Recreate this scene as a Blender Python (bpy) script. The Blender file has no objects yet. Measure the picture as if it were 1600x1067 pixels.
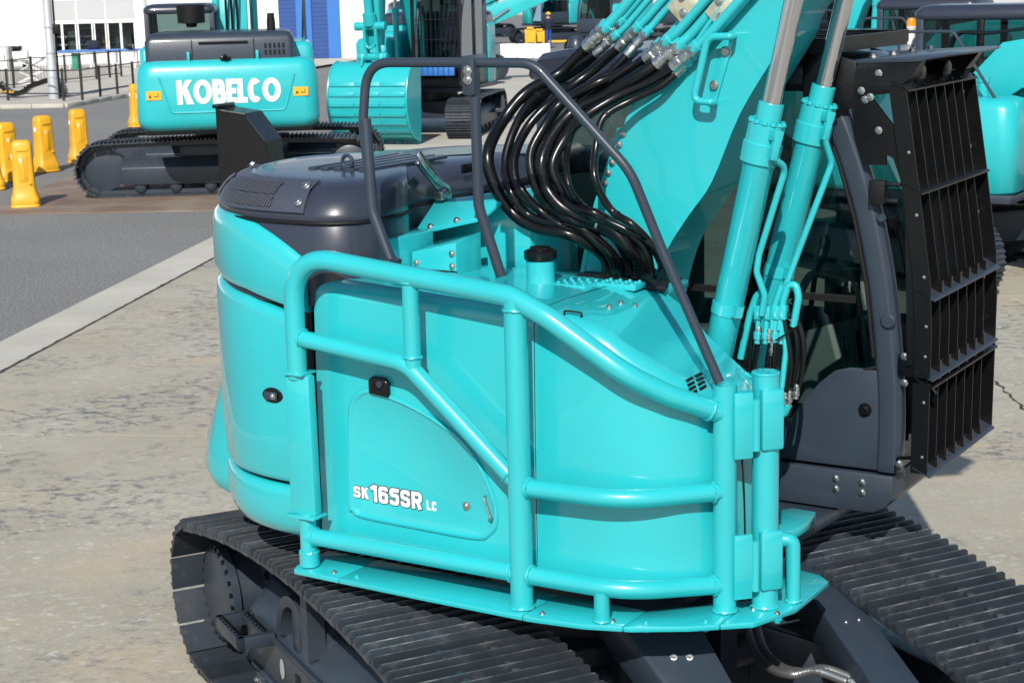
import bpy, bmesh, math, random
from mathutils import Vector, Matrix
random.seed(7)
R = math.radians; PI = math.pi
sin, cos = math.sin, math.cos
scene = bpy.context.scene
COL = scene.collection

# ------------------------------------------------------------------ camera
F_PX, PITCH, ROLL, CAM_H = 2700.0, R(11.8), R(1.4), 3.4
_fw = Vector((0, cos(PITCH), -sin(PITCH))); _rt = Vector((1, 0, 0)); _up = _rt.cross(_fw)
_r2 = _rt * cos(ROLL) - _up * sin(ROLL); _u2 = _rt * sin(ROLL) + _up * cos(ROLL)
CAM = Vector((0, 0, CAM_H))
cam = bpy.data.cameras.new('camera'); cam_o = bpy.data.objects.new('camera', cam); COL.objects.link(cam_o)
cam.sensor_width = 36; cam.lens = F_PX / 1600 * 36
cam.clip_start = .1; cam.clip_end = 3000
cam.dof.use_dof = True; cam.dof.focus_distance = 7.2; cam.dof.aperture_fstop = 11
cam_o.matrix_world = Matrix(((_r2.x, _u2.x, -_fw.x, CAM.x), (_r2.y, _u2.y, -_fw.y, CAM.y), (_r2.z, _u2.z, -_fw.z, CAM.z), (0, 0, 0, 1)))
scene.camera = cam_o

# ------------------------------------------------------------------ sky, sun, exposure
SUN_EL = R(38); SUN_DX, SUN_DY = .15, .989      # horizontal way the light travels
world = bpy.data.worlds.new('World'); scene.world = world; world.use_nodes = True
wn = world.node_tree; bgn = wn.nodes['Background']
sky = wn.nodes.new('ShaderNodeTexSky'); sky.sky_type = 'NISHITA'; sky.sun_disc = False
sky.sun_elevation = SUN_EL
sky.sun_rotation = math.atan2(-SUN_DX, -SUN_DY)
sky.air_density = 1.0; sky.dust_density = .6; sky.ozone_density = 1.0
wn.links.new(sky.outputs[0], bgn.inputs[0]); bgn.inputs[1].default_value = .10
sl = bpy.data.lights.new('sun', 'SUN'); sl.energy = 4.2; sl.angle = R(.53); sl.color = (1, .955, .88)
so = bpy.data.objects.new('sun', sl); COL.objects.link(so)
so.rotation_euler = Vector((SUN_DX * cos(SUN_EL), SUN_DY * cos(SUN_EL), -sin(SUN_EL))).to_track_quat('-Z', 'Y').to_euler()
scene.view_settings.view_transform = 'Standard'; scene.view_settings.look = 'None'
scene.view_settings.gamma = 1; scene.view_settings.use_curve_mapping = False
scene.view_settings.exposure = 0.25

# ------------------------------------------------------------------ materials
MATS = {}
def mat(name, col, rough=.5, metal=0, coat=0, noise=0, nscale=6, bump=0, bscale=60, spec=.5, col2=None, mixscale=3, mixlo=.45, mixhi=.65, coatr=.06):
    m = bpy.data.materials.new(name); m.use_nodes = True; nt = m.node_tree; b = nt.nodes['Principled BSDF']
    b.inputs['Base Color'].default_value = (*col, 1); b.inputs['Roughness'].default_value = rough
    b.inputs['Metallic'].default_value = metal; b.inputs['Specular IOR Level'].default_value = spec
    b.inputs['Coat Weight'].default_value = coat; b.inputs['Coat Roughness'].default_value = coatr
    tc = nt.nodes.new('ShaderNodeTexCoord')
    def nz(scale, det=4):
        n = nt.nodes.new('ShaderNodeTexNoise'); n.inputs['Scale'].default_value = scale; n.inputs['Detail'].default_value = det
        nt.links.new(tc.outputs['Object'], n.inputs['Vector']); return n
    last = None
    if col2 is not None:
        n = nz(mixscale, 8); mr = nt.nodes.new('ShaderNodeMapRange'); mr.inputs[1].default_value = mixlo; mr.inputs[2].default_value = mixhi
        nt.links.new(n.outputs['Fac'], mr.inputs[0])
        mx = nt.nodes.new('ShaderNodeMix'); mx.data_type = 'RGBA'; mx.inputs[6].default_value = (*col, 1); mx.inputs[7].default_value = (*col2, 1)
        nt.links.new(mr.outputs[0], mx.inputs[0]); last = mx.outputs[2]
    if noise:
        n = nz(nscale); mr = nt.nodes.new('ShaderNodeMapRange'); mr.inputs[1].default_value = .3; mr.inputs[2].default_value = .7
        mr.inputs[3].default_value = 1 - noise; mr.inputs[4].default_value = 1 + noise; nt.links.new(n.outputs['Fac'], mr.inputs[0])
        hs = nt.nodes.new('ShaderNodeHueSaturation'); hs.inputs['Color'].default_value = (*col, 1)
        if last: nt.links.new(last, hs.inputs['Color'])
        nt.links.new(mr.outputs[0], hs.inputs['Value']); last = hs.outputs[0]
        mr2 = nt.nodes.new('ShaderNodeMapRange'); mr2.inputs[1].default_value = .3; mr2.inputs[2].default_value = .7
        mr2.inputs[3].default_value = rough * (1 - noise * 1.5); mr2.inputs[4].default_value = min(1, rough * (1 + noise * 1.5))
        n2 = nz(nscale * 2.7); nt.links.new(n2.outputs['Fac'], mr2.inputs[0]); nt.links.new(mr2.outputs[0], b.inputs['Roughness'])
    if last: nt.links.new(last, b.inputs['Base Color'])
    if bump:
        n = nz(bscale); bp = nt.nodes.new('ShaderNodeBump'); bp.inputs['Strength'].default_value = bump; bp.inputs['Distance'].default_value = .01
        nt.links.new(n.outputs['Fac'], bp.inputs['Height']); nt.links.new(bp.outputs[0], b.inputs['Normal'])
    MATS[name] = m; return m
TEAL = mat('teal_paint', (.020, .455, .495), .32, coat=1.0, coatr=.035, noise=.05, nscale=2.5, bump=.03, bscale=4, col2=(.032, .43, .45), mixscale=5, mixlo=.5, mixhi=.8)
TEALB = mat('teal_paint_far', (.019, .43, .46), .34, coat=.35, noise=.05, nscale=2)
GREY_LIT = mat('grey_paint_lit', (.050, .058, .080), .45, noise=.05, nscale=6)  # hood grey made lighter: light falling on the upturned cover is painted in
GREY = mat('dark_grey_paint', (.029, .041, .060), .38, coat=.15, spec=.4, noise=.06, nscale=5)
GLOSSG = mat('glossy_grey_paint', (.028, .034, .052), .34, coat=.28, noise=.04, nscale=4)
BLACK = mat('black_paint', (.004, .0042, .005), .34, coat=.12, noise=.08, spec=.3)
MATTE = mat('black_matte', (.006, .006, .007), .6, spec=.3)
RUBBER = mat('hose_rubber', (.0045, .0047, .0052), .26, noise=.1, nscale=12, bump=.02, bscale=60, spec=.4)
STEEL = mat('track_steel', (.025, .032, .041), .42, noise=.12, nscale=7, bump=.08, bscale=60, col2=(.072, .077, .080), mixscale=11, mixlo=.56, mixhi=.80)
FRAME = mat('undercarriage_paint', (.026, .036, .051), .40, noise=.12, nscale=5, bump=.06, bscale=30)
CHROME = mat('chrome_rod', (.70, .72, .75), .16, metal=1)
ZINC = mat('zinc', (.50, .51, .50), .38, metal=1, noise=.25, nscale=40)
BRASSZ = mat('yellow_zinc', (.62, .58, .42), .42, metal=.6, noise=.15, nscale=30)
YELLOW = mat('yellow_plastic', (.80, .41, .02), .45, noise=.08, nscale=4, col2=(.42, .22, .03), mixscale=7, mixlo=.60, mixhi=.78)
YPAINT = mat('yellow_paint', (.75, .42, .02), .5)
WHITE = mat('white_paint', (.80, .80, .79), .45)
DECALW = mat('white_decal', (.78, .80, .80), .4)
DECALD = mat('dark_decal', (.02, .02, .025), .4)
BLUE = mat('blue_paint', (.03, .16, .48), .5, noise=.05)
BLUED = mat('blue_shutter', (.02, .07, .26), .5)
AMBER = mat('amber_lens', (.8, .28, .01), .15, coat=.5)
WALLW = mat('white_wall', (.80, .80, .78), .8, noise=.02, nscale=.6)
WALLG = mat('grey_wall', (.45, .46, .47), .8, noise=.03, nscale=.6)
LGREY = mat('light_grey_plastic', (.32, .34, .33), .5)
POLEG = mat('galvanised_pole', (.46, .48, .50), .5, metal=.2, noise=.08, nscale=2)
BLACKP = mat('black_fence_paint', (.012, .012, .013), .5)
NAVY = mat('navy_cloth', (.012, .016, .035), .9)
BLUEC = mat('blue_cloth', (.02, .07, .35), .9)
SKIN = mat('skin', (.45, .26, .18), .6)
GREEN = mat('green_paint', (.03, .30, .20), .5)
CONDUIT = mat('steel_conduit', (.34, .35, .35), .35, metal=.8)

def glass(name, tint, refl=1.0):
    m = bpy.data.materials.new(name); m.use_nodes = True; nt = m.node_tree; nt.nodes.clear()
    o = nt.nodes.new('ShaderNodeOutputMaterial'); mx = nt.nodes.new('ShaderNodeMixShader')
    t = nt.nodes.new('ShaderNodeBsdfTransparent'); t.inputs[0].default_value = (*tint, 1)
    g = nt.nodes.new('ShaderNodeBsdfGlossy'); g.inputs['Roughness'].default_value = .02; g.inputs[0].default_value = (.9, .95, .95, 1)
    f = nt.nodes.new('ShaderNodeFresnel'); f.inputs[0].default_value = 1.5
    nt.links.new(f.outputs[0], mx.inputs[0]); nt.links.new(t.outputs[0], mx.inputs[1]); nt.links.new(g.outputs[0], mx.inputs[2])
    nt.links.new(mx.outputs[0], o.inputs[0]); MATS[name] = m; return m
WORN = mat('worn_grouser', (.080, .090, .10), .36, noise=.25, nscale=14, col2=(.20, .192, .172), mixscale=14, mixlo=.50, mixhi=.70)
GLASS = glass('cab_glass', (.34, .43, .42))
GLASSW = glass('window_glass', (.55, .6, .6))

def mesh_grid_mat():
    m = mat('mesh_screen', (.02, .02, .022), .5)
    nt = m.node_tree; b = nt.nodes['Principled BSDF']
    tc = nt.nodes.new('ShaderNodeTexCoord'); w = []
    sep = nt.nodes.new('ShaderNodeSeparateXYZ'); nt.links.new(tc.outputs['UV'], sep.inputs[0])
    for k in (0, 1):
        mm = nt.nodes.new('ShaderNodeMath'); mm.operation = 'PINGPONG'; mm.inputs[1].default_value = .5
        sc_ = nt.nodes.new('ShaderNodeMath'); sc_.operation = 'MULTIPLY'; sc_.inputs[1].default_value = 80
        nt.links.new(sep.outputs[k], sc_.inputs[0]); nt.links.new(sc_.outputs[0], mm.inputs[0])
        gt = nt.nodes.new('ShaderNodeMath'); gt.operation = 'GREATER_THAN'; gt.inputs[1].default_value = .36
        nt.links.new(mm.outputs[0], gt.inputs[0]); w.append(gt)
    mxx = nt.nodes.new('ShaderNodeMath'); mxx.operation = 'MAXIMUM'
    nt.links.new(w[0].outputs[0], mxx.inputs[0]); nt.links.new(w[1].outputs[0], mxx.inputs[1])
    mx = nt.nodes.new('ShaderNodeMix'); mx.data_type = 'RGBA'; mx.inputs[6].default_value = (.002, .002, .002, 1); mx.inputs[7].default_value = (.09, .095, .11, 1)
    nt.links.new(mxx.outputs[0], mx.inputs[0]); nt.links.new(mx.outputs[2], b.inputs['Base Color'])
    return m
MESH = mesh_grid_mat()

def ground_mat(name, kind):
    m = bpy.data.materials.new(name); m.use_nodes = True; nt = m.node_tree; b = nt.nodes['Principled BSDF']
    geo = nt.nodes.new('ShaderNodeNewGeometry')
    def noise(scale, det=6, rough=.55, sx=1, sy=1, rot=0):
        mp = nt.nodes.new('ShaderNodeMapping'); mp.inputs['Scale'].default_value = (sx, sy, 1); mp.inputs['Rotation'].default_value = (0, 0, rot)
        nt.links.new(geo.outputs['Position'], mp.inputs[0])
        n = nt.nodes.new('ShaderNodeTexNoise'); n.inputs['Scale'].default_value = scale; n.inputs['Detail'].default_value = det; n.inputs['Roughness'].default_value = rough
        nt.links.new(mp.outputs[0], n.inputs['Vector']); return n.outputs['Fac']
    def mr(x, a, b_, c=0, d=1):
        q = nt.nodes.new('ShaderNodeMapRange'); q.inputs[1].default_value = a; q.inputs[2].default_value = b_; q.inputs[3].default_value = c; q.inputs[4].default_value = d
        nt.links.new(x, q.inputs[0]); return q.outputs[0]
    def mix(fac, a, b_):
        q = nt.nodes.new('ShaderNodeMix'); q.data_type = 'RGBA'
        for i, x in ((6, a), (7, b_)):
            if isinstance(x, tuple): q.inputs[i].default_value = (*x, 1)
            else: nt.links.new(x, q.inputs[i])
        if isinstance(fac, float): q.inputs[0].default_value = fac
        else: nt.links.new(fac, q.inputs[0])
        return q.outputs[2]
    def mul(a, b_):
        q = nt.nodes.new('ShaderNodeMath'); q.operation = 'MULTIPLY'
        for i, x in ((0, a), (1, b_)):
            if isinstance(x, (int, float)): q.inputs[i].default_value = x
            else: nt.links.new(x, q.inputs[i])
        return q.outputs[0]
    if kind == 'concrete':
        c = mix(mr(noise(.5, 6), .35, .65), (.355, .318, .240), (.43, .395, .318))
        c = mix(mul(mr(noise(.7, 5, sy=1.4), .50, .66), .8), c, (.45, .375, .265))       # rusty tan blush
        c = mix(mul(mr(noise(3.0, 8, .7, sy=1.5), .45, .65), .35), c, (.34, .32, .28))
        patch = mr(noise(.55, 6, .6, sx=.9, sy=1.3), .44, .58)
        streak = mr(noise(7.0, 12, .80, sx=1.0, sy=1.25, rot=.15), .50, .58)
        c = mix(mul(mul(patch, streak), .92), c, (.115, .12, .135))              # scuffed dark marks
        patch2 = mr(noise(.7, 4, sx=1.1, sy=1.3, rot=.5), .44, .58)
        streak2 = mr(noise(9.0, 11, .8, sx=1.0, sy=1.3, rot=-.25), .545, .60)
        c = mix(mul(mul(patch2, streak2), .6), c, (.62, .60, .57))               # pale scrapes
        c = mix(mul(mr(noise(42, 8, .8), .51, .64), .38), c, (.23, .21, .175))
        c = mix(mul(mr(noise(26, 8, .8), .54, .66), .38), c, (.58, .555, .50))
        nt.links.new(c, b.inputs['Base Color']); b.inputs['Roughness'].default_value = .85
        h = noise(9, 10, .7)
    elif kind == 'strip':
        c = mix(mr(noise(.9, 6), .35, .65), (.44, .41, .35), (.52, .49, .43))
        c = mix(mul(mr(noise(50, 4), .5, .75), .4), c, (.27, .25, .22))
        nt.links.new(c, b.inputs['Base Color']); b.inputs['Roughness'].default_value = .9
        h = noise(14, 8, .7)
    elif kind == 'asphalt':
        c = mix(mr(noise(.25, 5), .35, .65), (.138, .137, .130), (.178, .175, .165))
        c = mix(mr(noise(34, 8, .8), .49, .60), c, (.36, .355, .34))
        c = mix(mul(mr(noise(26, 8, .8), .53, .62), .85), c, (.04, .04, .042))
        c = mix(mul(mr(noise(1.1, 6, sx=.5, sy=2), .55, .75), .35), c, (.22, .21, .19))
        nt.links.new(c, b.inputs['Base Color']); b.inputs['Roughness'].default_value = .9
        h = noise(60, 4, .7)
    else:                                                                # rusty steel road plate
        c = mix(mr(noise(1.2, 7), .35, .65), (.16, .105, .075), (.235, .17, .13))
        c = mix(mul(mr(noise(.7, 5), .5, .62), .7), c, (.27, .225, .18))
        nt.links.new(c, b.inputs['Base Color']); b.inputs['Roughness'].default_value = .7
        h = noise(25, 5, .7)
    bp = nt.nodes.new('ShaderNodeBump'); bp.inputs['Strength'].default_value = .35; bp.inputs['Distance'].default_value = .01
    nt.links.new(h, bp.inputs['Height']); nt.links.new(bp.outputs[0], b.inputs['Normal'])
    MATS[name] = m; return m
CONC = ground_mat('concrete_yard', 'concrete'); STRIP = ground_mat('concrete_edging', 'strip')
ASPH = ground_mat('asphalt', 'asphalt'); RUST = ground_mat('rusty_plate', 'rust')

def per_object_shade(m, lo, hi):       # each shoe is a little cleaner or dirtier than the next
    nt = m.node_tree; b = nt.nodes['Principled BSDF']; src = b.inputs['Base Color'].links[0].from_socket
    oi = nt.nodes.new('ShaderNodeObjectInfo'); mr = nt.nodes.new('ShaderNodeMapRange'); mr.inputs[3].default_value = lo; mr.inputs[4].default_value = hi
    nt.links.new(oi.outputs['Random'], mr.inputs[0]); hs = nt.nodes.new('ShaderNodeHueSaturation')
    nt.links.new(src, hs.inputs['Color']); nt.links.new(mr.outputs[0], hs.inputs['Value']); nt.links.new(hs.outputs[0], b.inputs['Base Color'])
per_object_shade(STEEL, .75, 1.3); per_object_shade(WORN, .6, 1.35); per_object_shade(YELLOW, .85, 1.08)

# ------------------------------------------------------------------ mesh helpers
def V(*a): return Vector(a)
class MB:
    def __init__(s): s.v = []; s.f = []
    def add(s, vs, fs):
        o = len(s.v); s.v += [Vector(q) for q in vs]; s.f += [tuple(i + o for i in f) for f in fs]; return s
    def box(s, x0, x1, y0, y1, z0, z1):
        return s.add([(x0,y0,z0),(x1,y0,z0),(x1,y1,z0),(x0,y1,z0),(x0,y0,z1),(x1,y0,z1),(x1,y1,z1),(x0,y1,z1)],
                     [(0,3,2,1),(4,5,6,7),(0,1,5,4),(1,2,6,5),(2,3,7,6),(3,0,4,7)])
    def obox(s, c, ax, ay, az):
        c, ax, ay, az = Vector(c), Vector(ax), Vector(ay), Vector(az)
        return s.add([c-ax-ay-az, c+ax-ay-az, c+ax+ay-az, c-ax+ay-az, c-ax-ay+az, c+ax-ay+az, c+ax+ay+az, c-ax+ay+az],
                     [(0,3,2,1),(4,5,6,7),(0,1,5,4),(1,2,6,5),(2,3,7,6),(3,0,4,7)])
    def bar(s, p0, p1, w, h, up=(0,0,1)):
        p0, p1 = Vector(p0), Vector(p1); d = p1 - p0; a = d.normalized(); u = Vector(up)
        y = u.cross(a)
        if y.length < 1e-5: y = Vector((1,0,0)).cross(a)
        y.normalize(); z = a.cross(y)
        return s.obox((p0+p1)/2, d/2, y*w/2, z*h/2)
    def prism(s, pts, vec):
        n = len(pts); pts = [Vector(p) for p in pts]; vec = Vector(vec)
        return s.add(pts + [p + vec for p in pts], [tuple(range(n))[::-1], tuple(range(n, 2*n))] + [(i, (i+1) % n, n+(i+1) % n, n+i) for i in range(n)])
    def tube(s, pts, r, n=12, caps=True, rad=None):
        pts = [Vector(p) for p in pts]; m = len(pts); vs = []; nrm = None
        for i, p in enumerate(pts):
            t = (pts[min(i+1, m-1)] - pts[max(i-1, 0)]).normalized()
            if nrm is None:
                nrm = t.orthogonal().normalized()
            else:
                nrm = (nrm - t * nrm.dot(t)); nrm = nrm.normalized() if nrm.length > 1e-6 else t.orthogonal().normalized()
            b = t.cross(nrm); rr = rad[i] if rad else r
            vs += [p + (nrm * cos(2*PI*k/n) + b * sin(2*PI*k/n)) * rr for k in range(n)]
        fs = [(i*n+k, i*n+(k+1) % n, (i+1)*n+(k+1) % n, (i+1)*n+k) for i in range(m-1) for k in range(n)]
        if caps: fs += [tuple(range(n))[::-1], tuple((m-1)*n+k for k in range(n))]
        return s.add(vs, fs)
    def cyl(s, p0, p1, r, r1=None, n=20): return s.tube([p0, p1], r, n, rad=[r, r if r1 is None else r1])
    def lathe(s, p0, d, prof, n=24):
        p0 = Vector(p0); d = Vector(d).normalized()
        pts = [p0 + d*t for t, _ in prof]; a = d.orthogonal().normalized(); b = d.cross(a); m = len(prof); vs = []
        for (t, r), p in zip(prof, pts): vs += [p + (a*cos(2*PI*k/n) + b*sin(2*PI*k/n)) * r for k in range(n)]
        fs = [(i*n+k, i*n+(k+1) % n, (i+1)*n+(k+1) % n, (i+1)*n+k) for i in range(m-1) for k in range(n)]
        fs += [tuple(range(n))[::-1], tuple((m-1)*n+k for k in range(n))]
        return s.add(vs, fs)
    def loft(s, rows, closed=False, cap0=False, cap1=False):
        n = len(rows[0]); m = len(rows); vs = [p for r in rows for p in r]
        fs = [(i*n+k, i*n+(k+1) % n, (i+1)*n+(k+1) % n, (i+1)*n+k) for i in range(m-1) for k in range(n if closed else n-1)]
        if cap0: fs.append(tuple(range(n))[::-1])
        if cap1: fs.append(tuple((m-1)*n+k for k in range(n)))
        return s.add(vs, fs)

def fillet(pts, rad, seg=6):
    pts = [Vector(p) for p in pts]; out = [pts[0]]
    for i in range(1, len(pts)-1):
        a, b, c = pts[i-1], pts[i], pts[i+1]; u = (a-b).normalized(); w = (c-b).normalized(); ang = u.angle(w)
        if ang > 3.1: out.append(b); continue
        rr = rad[i] if isinstance(rad, (list, tuple)) else rad
        t = min(rr / math.tan(ang/2), (a-b).length*.48, (c-b).length*.48)
        p, q = b + u*t, b + w*t
        for k in range(seg+1):
            x = k/seg; out.append(p*(1-x)**2 + b*2*x*(1-x) + q*x*x)
    out.append(pts[-1]); return out
def spline(pts, n=6):
    pts = [Vector(p) for p in pts]; P = [pts[0]*2-pts[1]] + pts + [pts[-1]*2-pts[-2]]; out = []
    for i in range(1, len(P)-2):
        a, b, c, d = P[i-1:i+3]
        for k in range(n):
            t = k/n; out.append(.5*((2*b)+(c-a)*t+(2*a-5*b+4*c-d)*t*t+(3*b-a-3*c+d)*t**3))
    out.append(pts[-1]); return out
def lerp(x, tab):
    if x <= tab[0][0]: return tab[0][1]
    for (a, b), (c, d) in zip(tab, tab[1:]):
        if x <= c: return b + (d-b)*(x-a)/(c-a)
    return tab[-1][1]

def obj(name, mb, m, parent=None, M=None, smooth=True, ang=38, bevel=0, seg=2):
    me = bpy.data.meshes.new(name)
    vs = [M @ q for q in mb.v] if M is not None else mb.v
    me.from_pydata([tuple(q) for q in vs], [], mb.f)
    bm = bmesh.new(); bm.from_mesh(me); bmesh.ops.recalc_face_normals(bm, faces=bm.faces)
    if bevel:
        es = [e for e in bm.edges if len(e.link_faces) == 2 and e.calc_face_angle(0) > R(32)]
        bmesh.ops.bevel(bm, geom=es, offset=bevel, segments=seg, profile=.5, affect='EDGES', clamp_overlap=True)
    bm.to_mesh(me); bm.free()
    if smooth:
        for p in me.polygons: p.use_smooth = True
        me.set_sharp_from_angle(angle=R(ang))
    me.materials.append(m)
    o = bpy.data.objects.new(name, me); COL.objects.link(o)
    if parent is not None: o.parent = parent
    return o
def inst(name, me, parent, M):
    o = bpy.data.objects.new(name, me); COL.objects.link(o); o.parent = parent; o.matrix_basis = M; return o
def tag(o, label=None, cat=None, group=None, kind=None):
    if label: o['label'] = label
    if cat: o['category'] = cat
    if group: o['group'] = group
    if kind: o['kind'] = kind
    return o
def thing(name, label, cat, loc=(0,0,0), rz=0, group=None):
    o = bpy.data.objects.new(name, None); COL.objects.link(o); o.location = loc; o.rotation_euler = (0, 0, rz); o.empty_display_size = .2
    return tag(o, label, cat, group)
def align(p, d, s=1):
    q = Vector(d).to_track_quat('Z', 'Y').to_matrix().to_4x4(); return Matrix.Translation(p) @ q @ Matrix.Scale(s, 4)
def mesh_only(mb, m, **k):
    o = obj('tmp', mb, m, **k); me = o.data; bpy.data.objects.remove(o); return me

# positions are measured in the photograph and laid on a known plane of the place (ground, wall, side of the machine)
def _ray(x, y): return _fw * F_PX + _r2 * (x-800) - _u2 * (y-533.5)
def G(px, py, z=0):
    d = _ray(px, py); return CAM + d * ((z-CAM_H)/d.z)
def W(px, py, Y):
    d = _ray(px, py); return CAM + d * (Y/d.y)

from mathutils.bvhtree import BVHTree
def text_obj(name, txt, size, m, parent, M, extrude=.002, offset=0, shear=0, spacing=1.0, xs=1.0):
    c = bpy.data.curves.new(name, 'FONT'); c.body = txt; c.size = size; c.extrude = extrude; c.offset = offset; c.shear = shear; c.space_character = spacing
    o = bpy.data.objects.new(name, c); COL.objects.link(o); dg = bpy.context.evaluated_depsgraph_get(); dg.update()
    me = bpy.data.meshes.new_from_object(o.evaluated_get(dg)); bpy.data.objects.remove(o)
    me.transform(M @ Matrix.Diagonal((xs, 1, 1, 1))); me.materials.clear(); me.materials.append(m)
    r = bpy.data.objects.new(name, me); COL.objects.link(r); r.parent = parent; return r

def ribbon(mb, pts, t, closed=False, d=.002, z=0):
    pts = [Vector((p[0], p[1])) for p in pts]; n = len(pts); L = []; Rr = []
    for i, p in enumerate(pts):
        q = pts[(i-1) % n] if (closed or i > 0) else None; r = pts[(i+1) % n] if (closed or i < n-1) else None
        u = (p-q).normalized() if q is not None else None; v = (r-p).normalized() if r is not None else None
        if u is None: u = v
        if v is None: v = u
        m = (u+v).normalized() if (u+v).length > 1e-4 else u; nn = Vector((-m.y, m.x)); k = 1/max(.35, nn.dot(Vector((-u.y, u.x))))
        L.append(p+nn*t/2*k); Rr.append(p-nn*t/2*k)
    rows = [[V(l.x,l.y,z), V(l.x,l.y,z+d), V(r.x,r.y,z+d), V(r.x,r.y,z)] for l, r in zip(L, Rr)]
    if closed: rows.append(rows[0])
    mb.loft(rows, closed=True, cap0=not closed, cap1=not closed)
def arc(cx, cy, rx, ry, a0, a1, n=14): return [(cx+rx*cos(R(a0+(a1-a0)*k/n)), cy+ry*sin(R(a0+(a1-a0)*k/n))) for k in range(n+1)]
def soft(pts, r, closed=False):
    q = [V(x, y, 0) for x, y in pts]
    if closed:
        q = fillet([(q[-1]+q[0])/2]+q+[(q[-1]+q[0])/2], r, 4)[:-1]
    else: q = fillet(q, r, 4)
    out = []
    for p in q:
        if not out or (Vector(out[-1])-Vector((p.x, p.y))).length > 1e-3: out.append((p.x, p.y))
    return out
def glyph(ch, w, t, rnd=True):
    a = t/2; e = 1-a; W_ = w-a; m = w/2; r = t*.62
    if ch == 'K': return [([(a,0),(a,1)],0), ([(t*.9,.34),(t*.9,.66),(w-t*1.25,1),(w,1)],2), ([(t*1.1,.50),(t*1.85,.72),(w+.02,0),(w-t*1.2,0)],2)]
    if ch == 'O': return [(arc(m,.5,m-a,.5-a,0,360,32)[:-1],1)]
    if ch == 'C': return [(arc(m,.5,m-a,.5-a,46,314,26),0)]
    if ch == 'c': return [(soft([(W_,.66),(W_,e),(a,e),(a,a),(W_,a),(W_,.34)], r),0)]
    if ch == 'B': return [(soft([(a,.49),(a,e),(W_-.04,e),(W_-.04,.49)], r, True),1), (soft([(a,a),(a,.51),(W_,.51),(W_,a)], r, True),1), ([(a,0),(a,1)],0)]
    if ch == 'E': return [([(w,a),(a,a),(a,e),(w,e)],0), ([(a,.5),(w*.93,.5)],0)]
    if ch == 'L': return [([(a,1),(a,a),(w,a)],0)]
    if ch == 'S': return [(soft([(W_,.68),(W_,e),(a,e),(a,.52),(W_,.48),(W_,a),(a,a),(a,.32)], r),0)]
    if ch == '1': return [([(w-a,0),(w-a,1)],0), ([(0,.76),(w-a,.93)],0)]
    if ch == '6': return [(soft([(a,a),(a,.56),(W_,.56),(W_,a)], r, True),1), (soft([(W_,.74),(W_,e),(a,e),(a,.3)], r),0)]
    if ch == '5': return [(soft([(w,e),(a,e),(a,.56),(W_,.60),(W_,a),(a,a),(a,.30)], r),0)]
    if ch == 'R': return [(soft([(a,e),(W_,e),(W_,.47),(a,.47)], r, True),1), ([(a,0),(a,1)],0), ([(w*.55,.47),(w-a*1.05,0)],0)]
    return []
def lettering(name, txt, h, ws, t, gap, m, parent, M, d=.002, grow=0, lift=0, scale_y=1):
    mb = MB(); x = 0
    for k, ch in enumerate(txt):
        w = ws[k] if isinstance(ws, (list, tuple)) else ws
        for j, (pts, cl) in enumerate(glyph(ch, w, t)):
            if cl == 2:
                if grow:
                    cxm = sum(p[0] for p in pts)/4; cym = sum(p[1] for p in pts)/4
                    pts = [(px+(grow if px > cxm else -grow), py+(grow*.9 if py > cym else -grow*.9)) for px, py in pts]
                mb.prism([V((x+px)*h, py*h, lift+j*.0004) for px, py in pts], (0,0,d)); continue
            if grow and not cl:
                p0, p1 = Vector(pts[0]), Vector(pts[1]); q0, q1 = Vector(pts[-1]), Vector(pts[-2])
                pts = [tuple(p0+(p0-p1).normalized()*grow)]+list(pts[1:-1])+[tuple(q0+(q0-q1).normalized()*grow)]
            ribbon(mb, [((x+px)*h, py*h) for px, py in pts], (t+2*grow)*h, cl, d, lift+j*.0004)
        x += w+gap
    return obj(name, mb, m, parent, M=M, smooth=False)

# ================================================================== the near excavator
YAW = R(-32); K = .955
HERO = thing('excavator', 'near teal crawler excavator with tubular side guard rail and barred cab front', 'excavator', (.35*K, 7.85*K, 0), YAW)
MU = Matrix.Translation((0, 0, CAM_H*(1-K))) @ Matrix.Scale(K, 4)
_cx, _cy, _cs, _sn = .35, 7.85, cos(YAW), sin(YAW)
def _w2l(w): dx, dy = w.x-_cx, w.y-_cy; return V(dx*_cs+dy*_sn, -dx*_sn+dy*_cs, w.z)
def _pl(px, py, p, n):
    d = _ray(px, py); t = (Vector(p)-CAM).dot(n)/d.dot(n); return _w2l(CAM+d*t)
def LY(px, py, y): return _pl(px, py, (_cx-_sn*y, _cy+_cs*y, 0), V(-_sn, _cs, 0))
def LX(px, py, x): return _pl(px, py, (_cx+_cs*x, _cy+_sn*x, 0), V(_cs, _sn, 0))
def LZ(px, py, z): return _w2l(G(px, py, z))
def part(name, mb, m, parent=HERO, **k): return obj(name, mb, m, parent, M=MU, **k)
# bolts: one shared head
_b = MB().lathe((0,0,0), (0,0,1), [(0,.0145),(.002,.0145),(.0025,.010),(.009,.010),(.011,.008)], 8)
BOLT = mesh_only(_b, ZINC)
_b = MB().lathe((0,0,0), (0,0,1), [(0,.0145),(.002,.0145),(.0025,.010),(.009,.010),(.011,.008)], 8)
BOLTT = mesh_only(_b, TEAL)
BOLTB = mesh_only(MB().lathe((0,0,0), (0,0,1), [(0,.0145),(.002,.0145),(.0025,.010),(.009,.010),(.011,.008)], 8), BLACK)
def bolt(p, d, parent, s=1.0, me=BOLT): return inst('bolt', me, parent, MU @ align(Vector(p), Vector(d), s))

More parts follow.
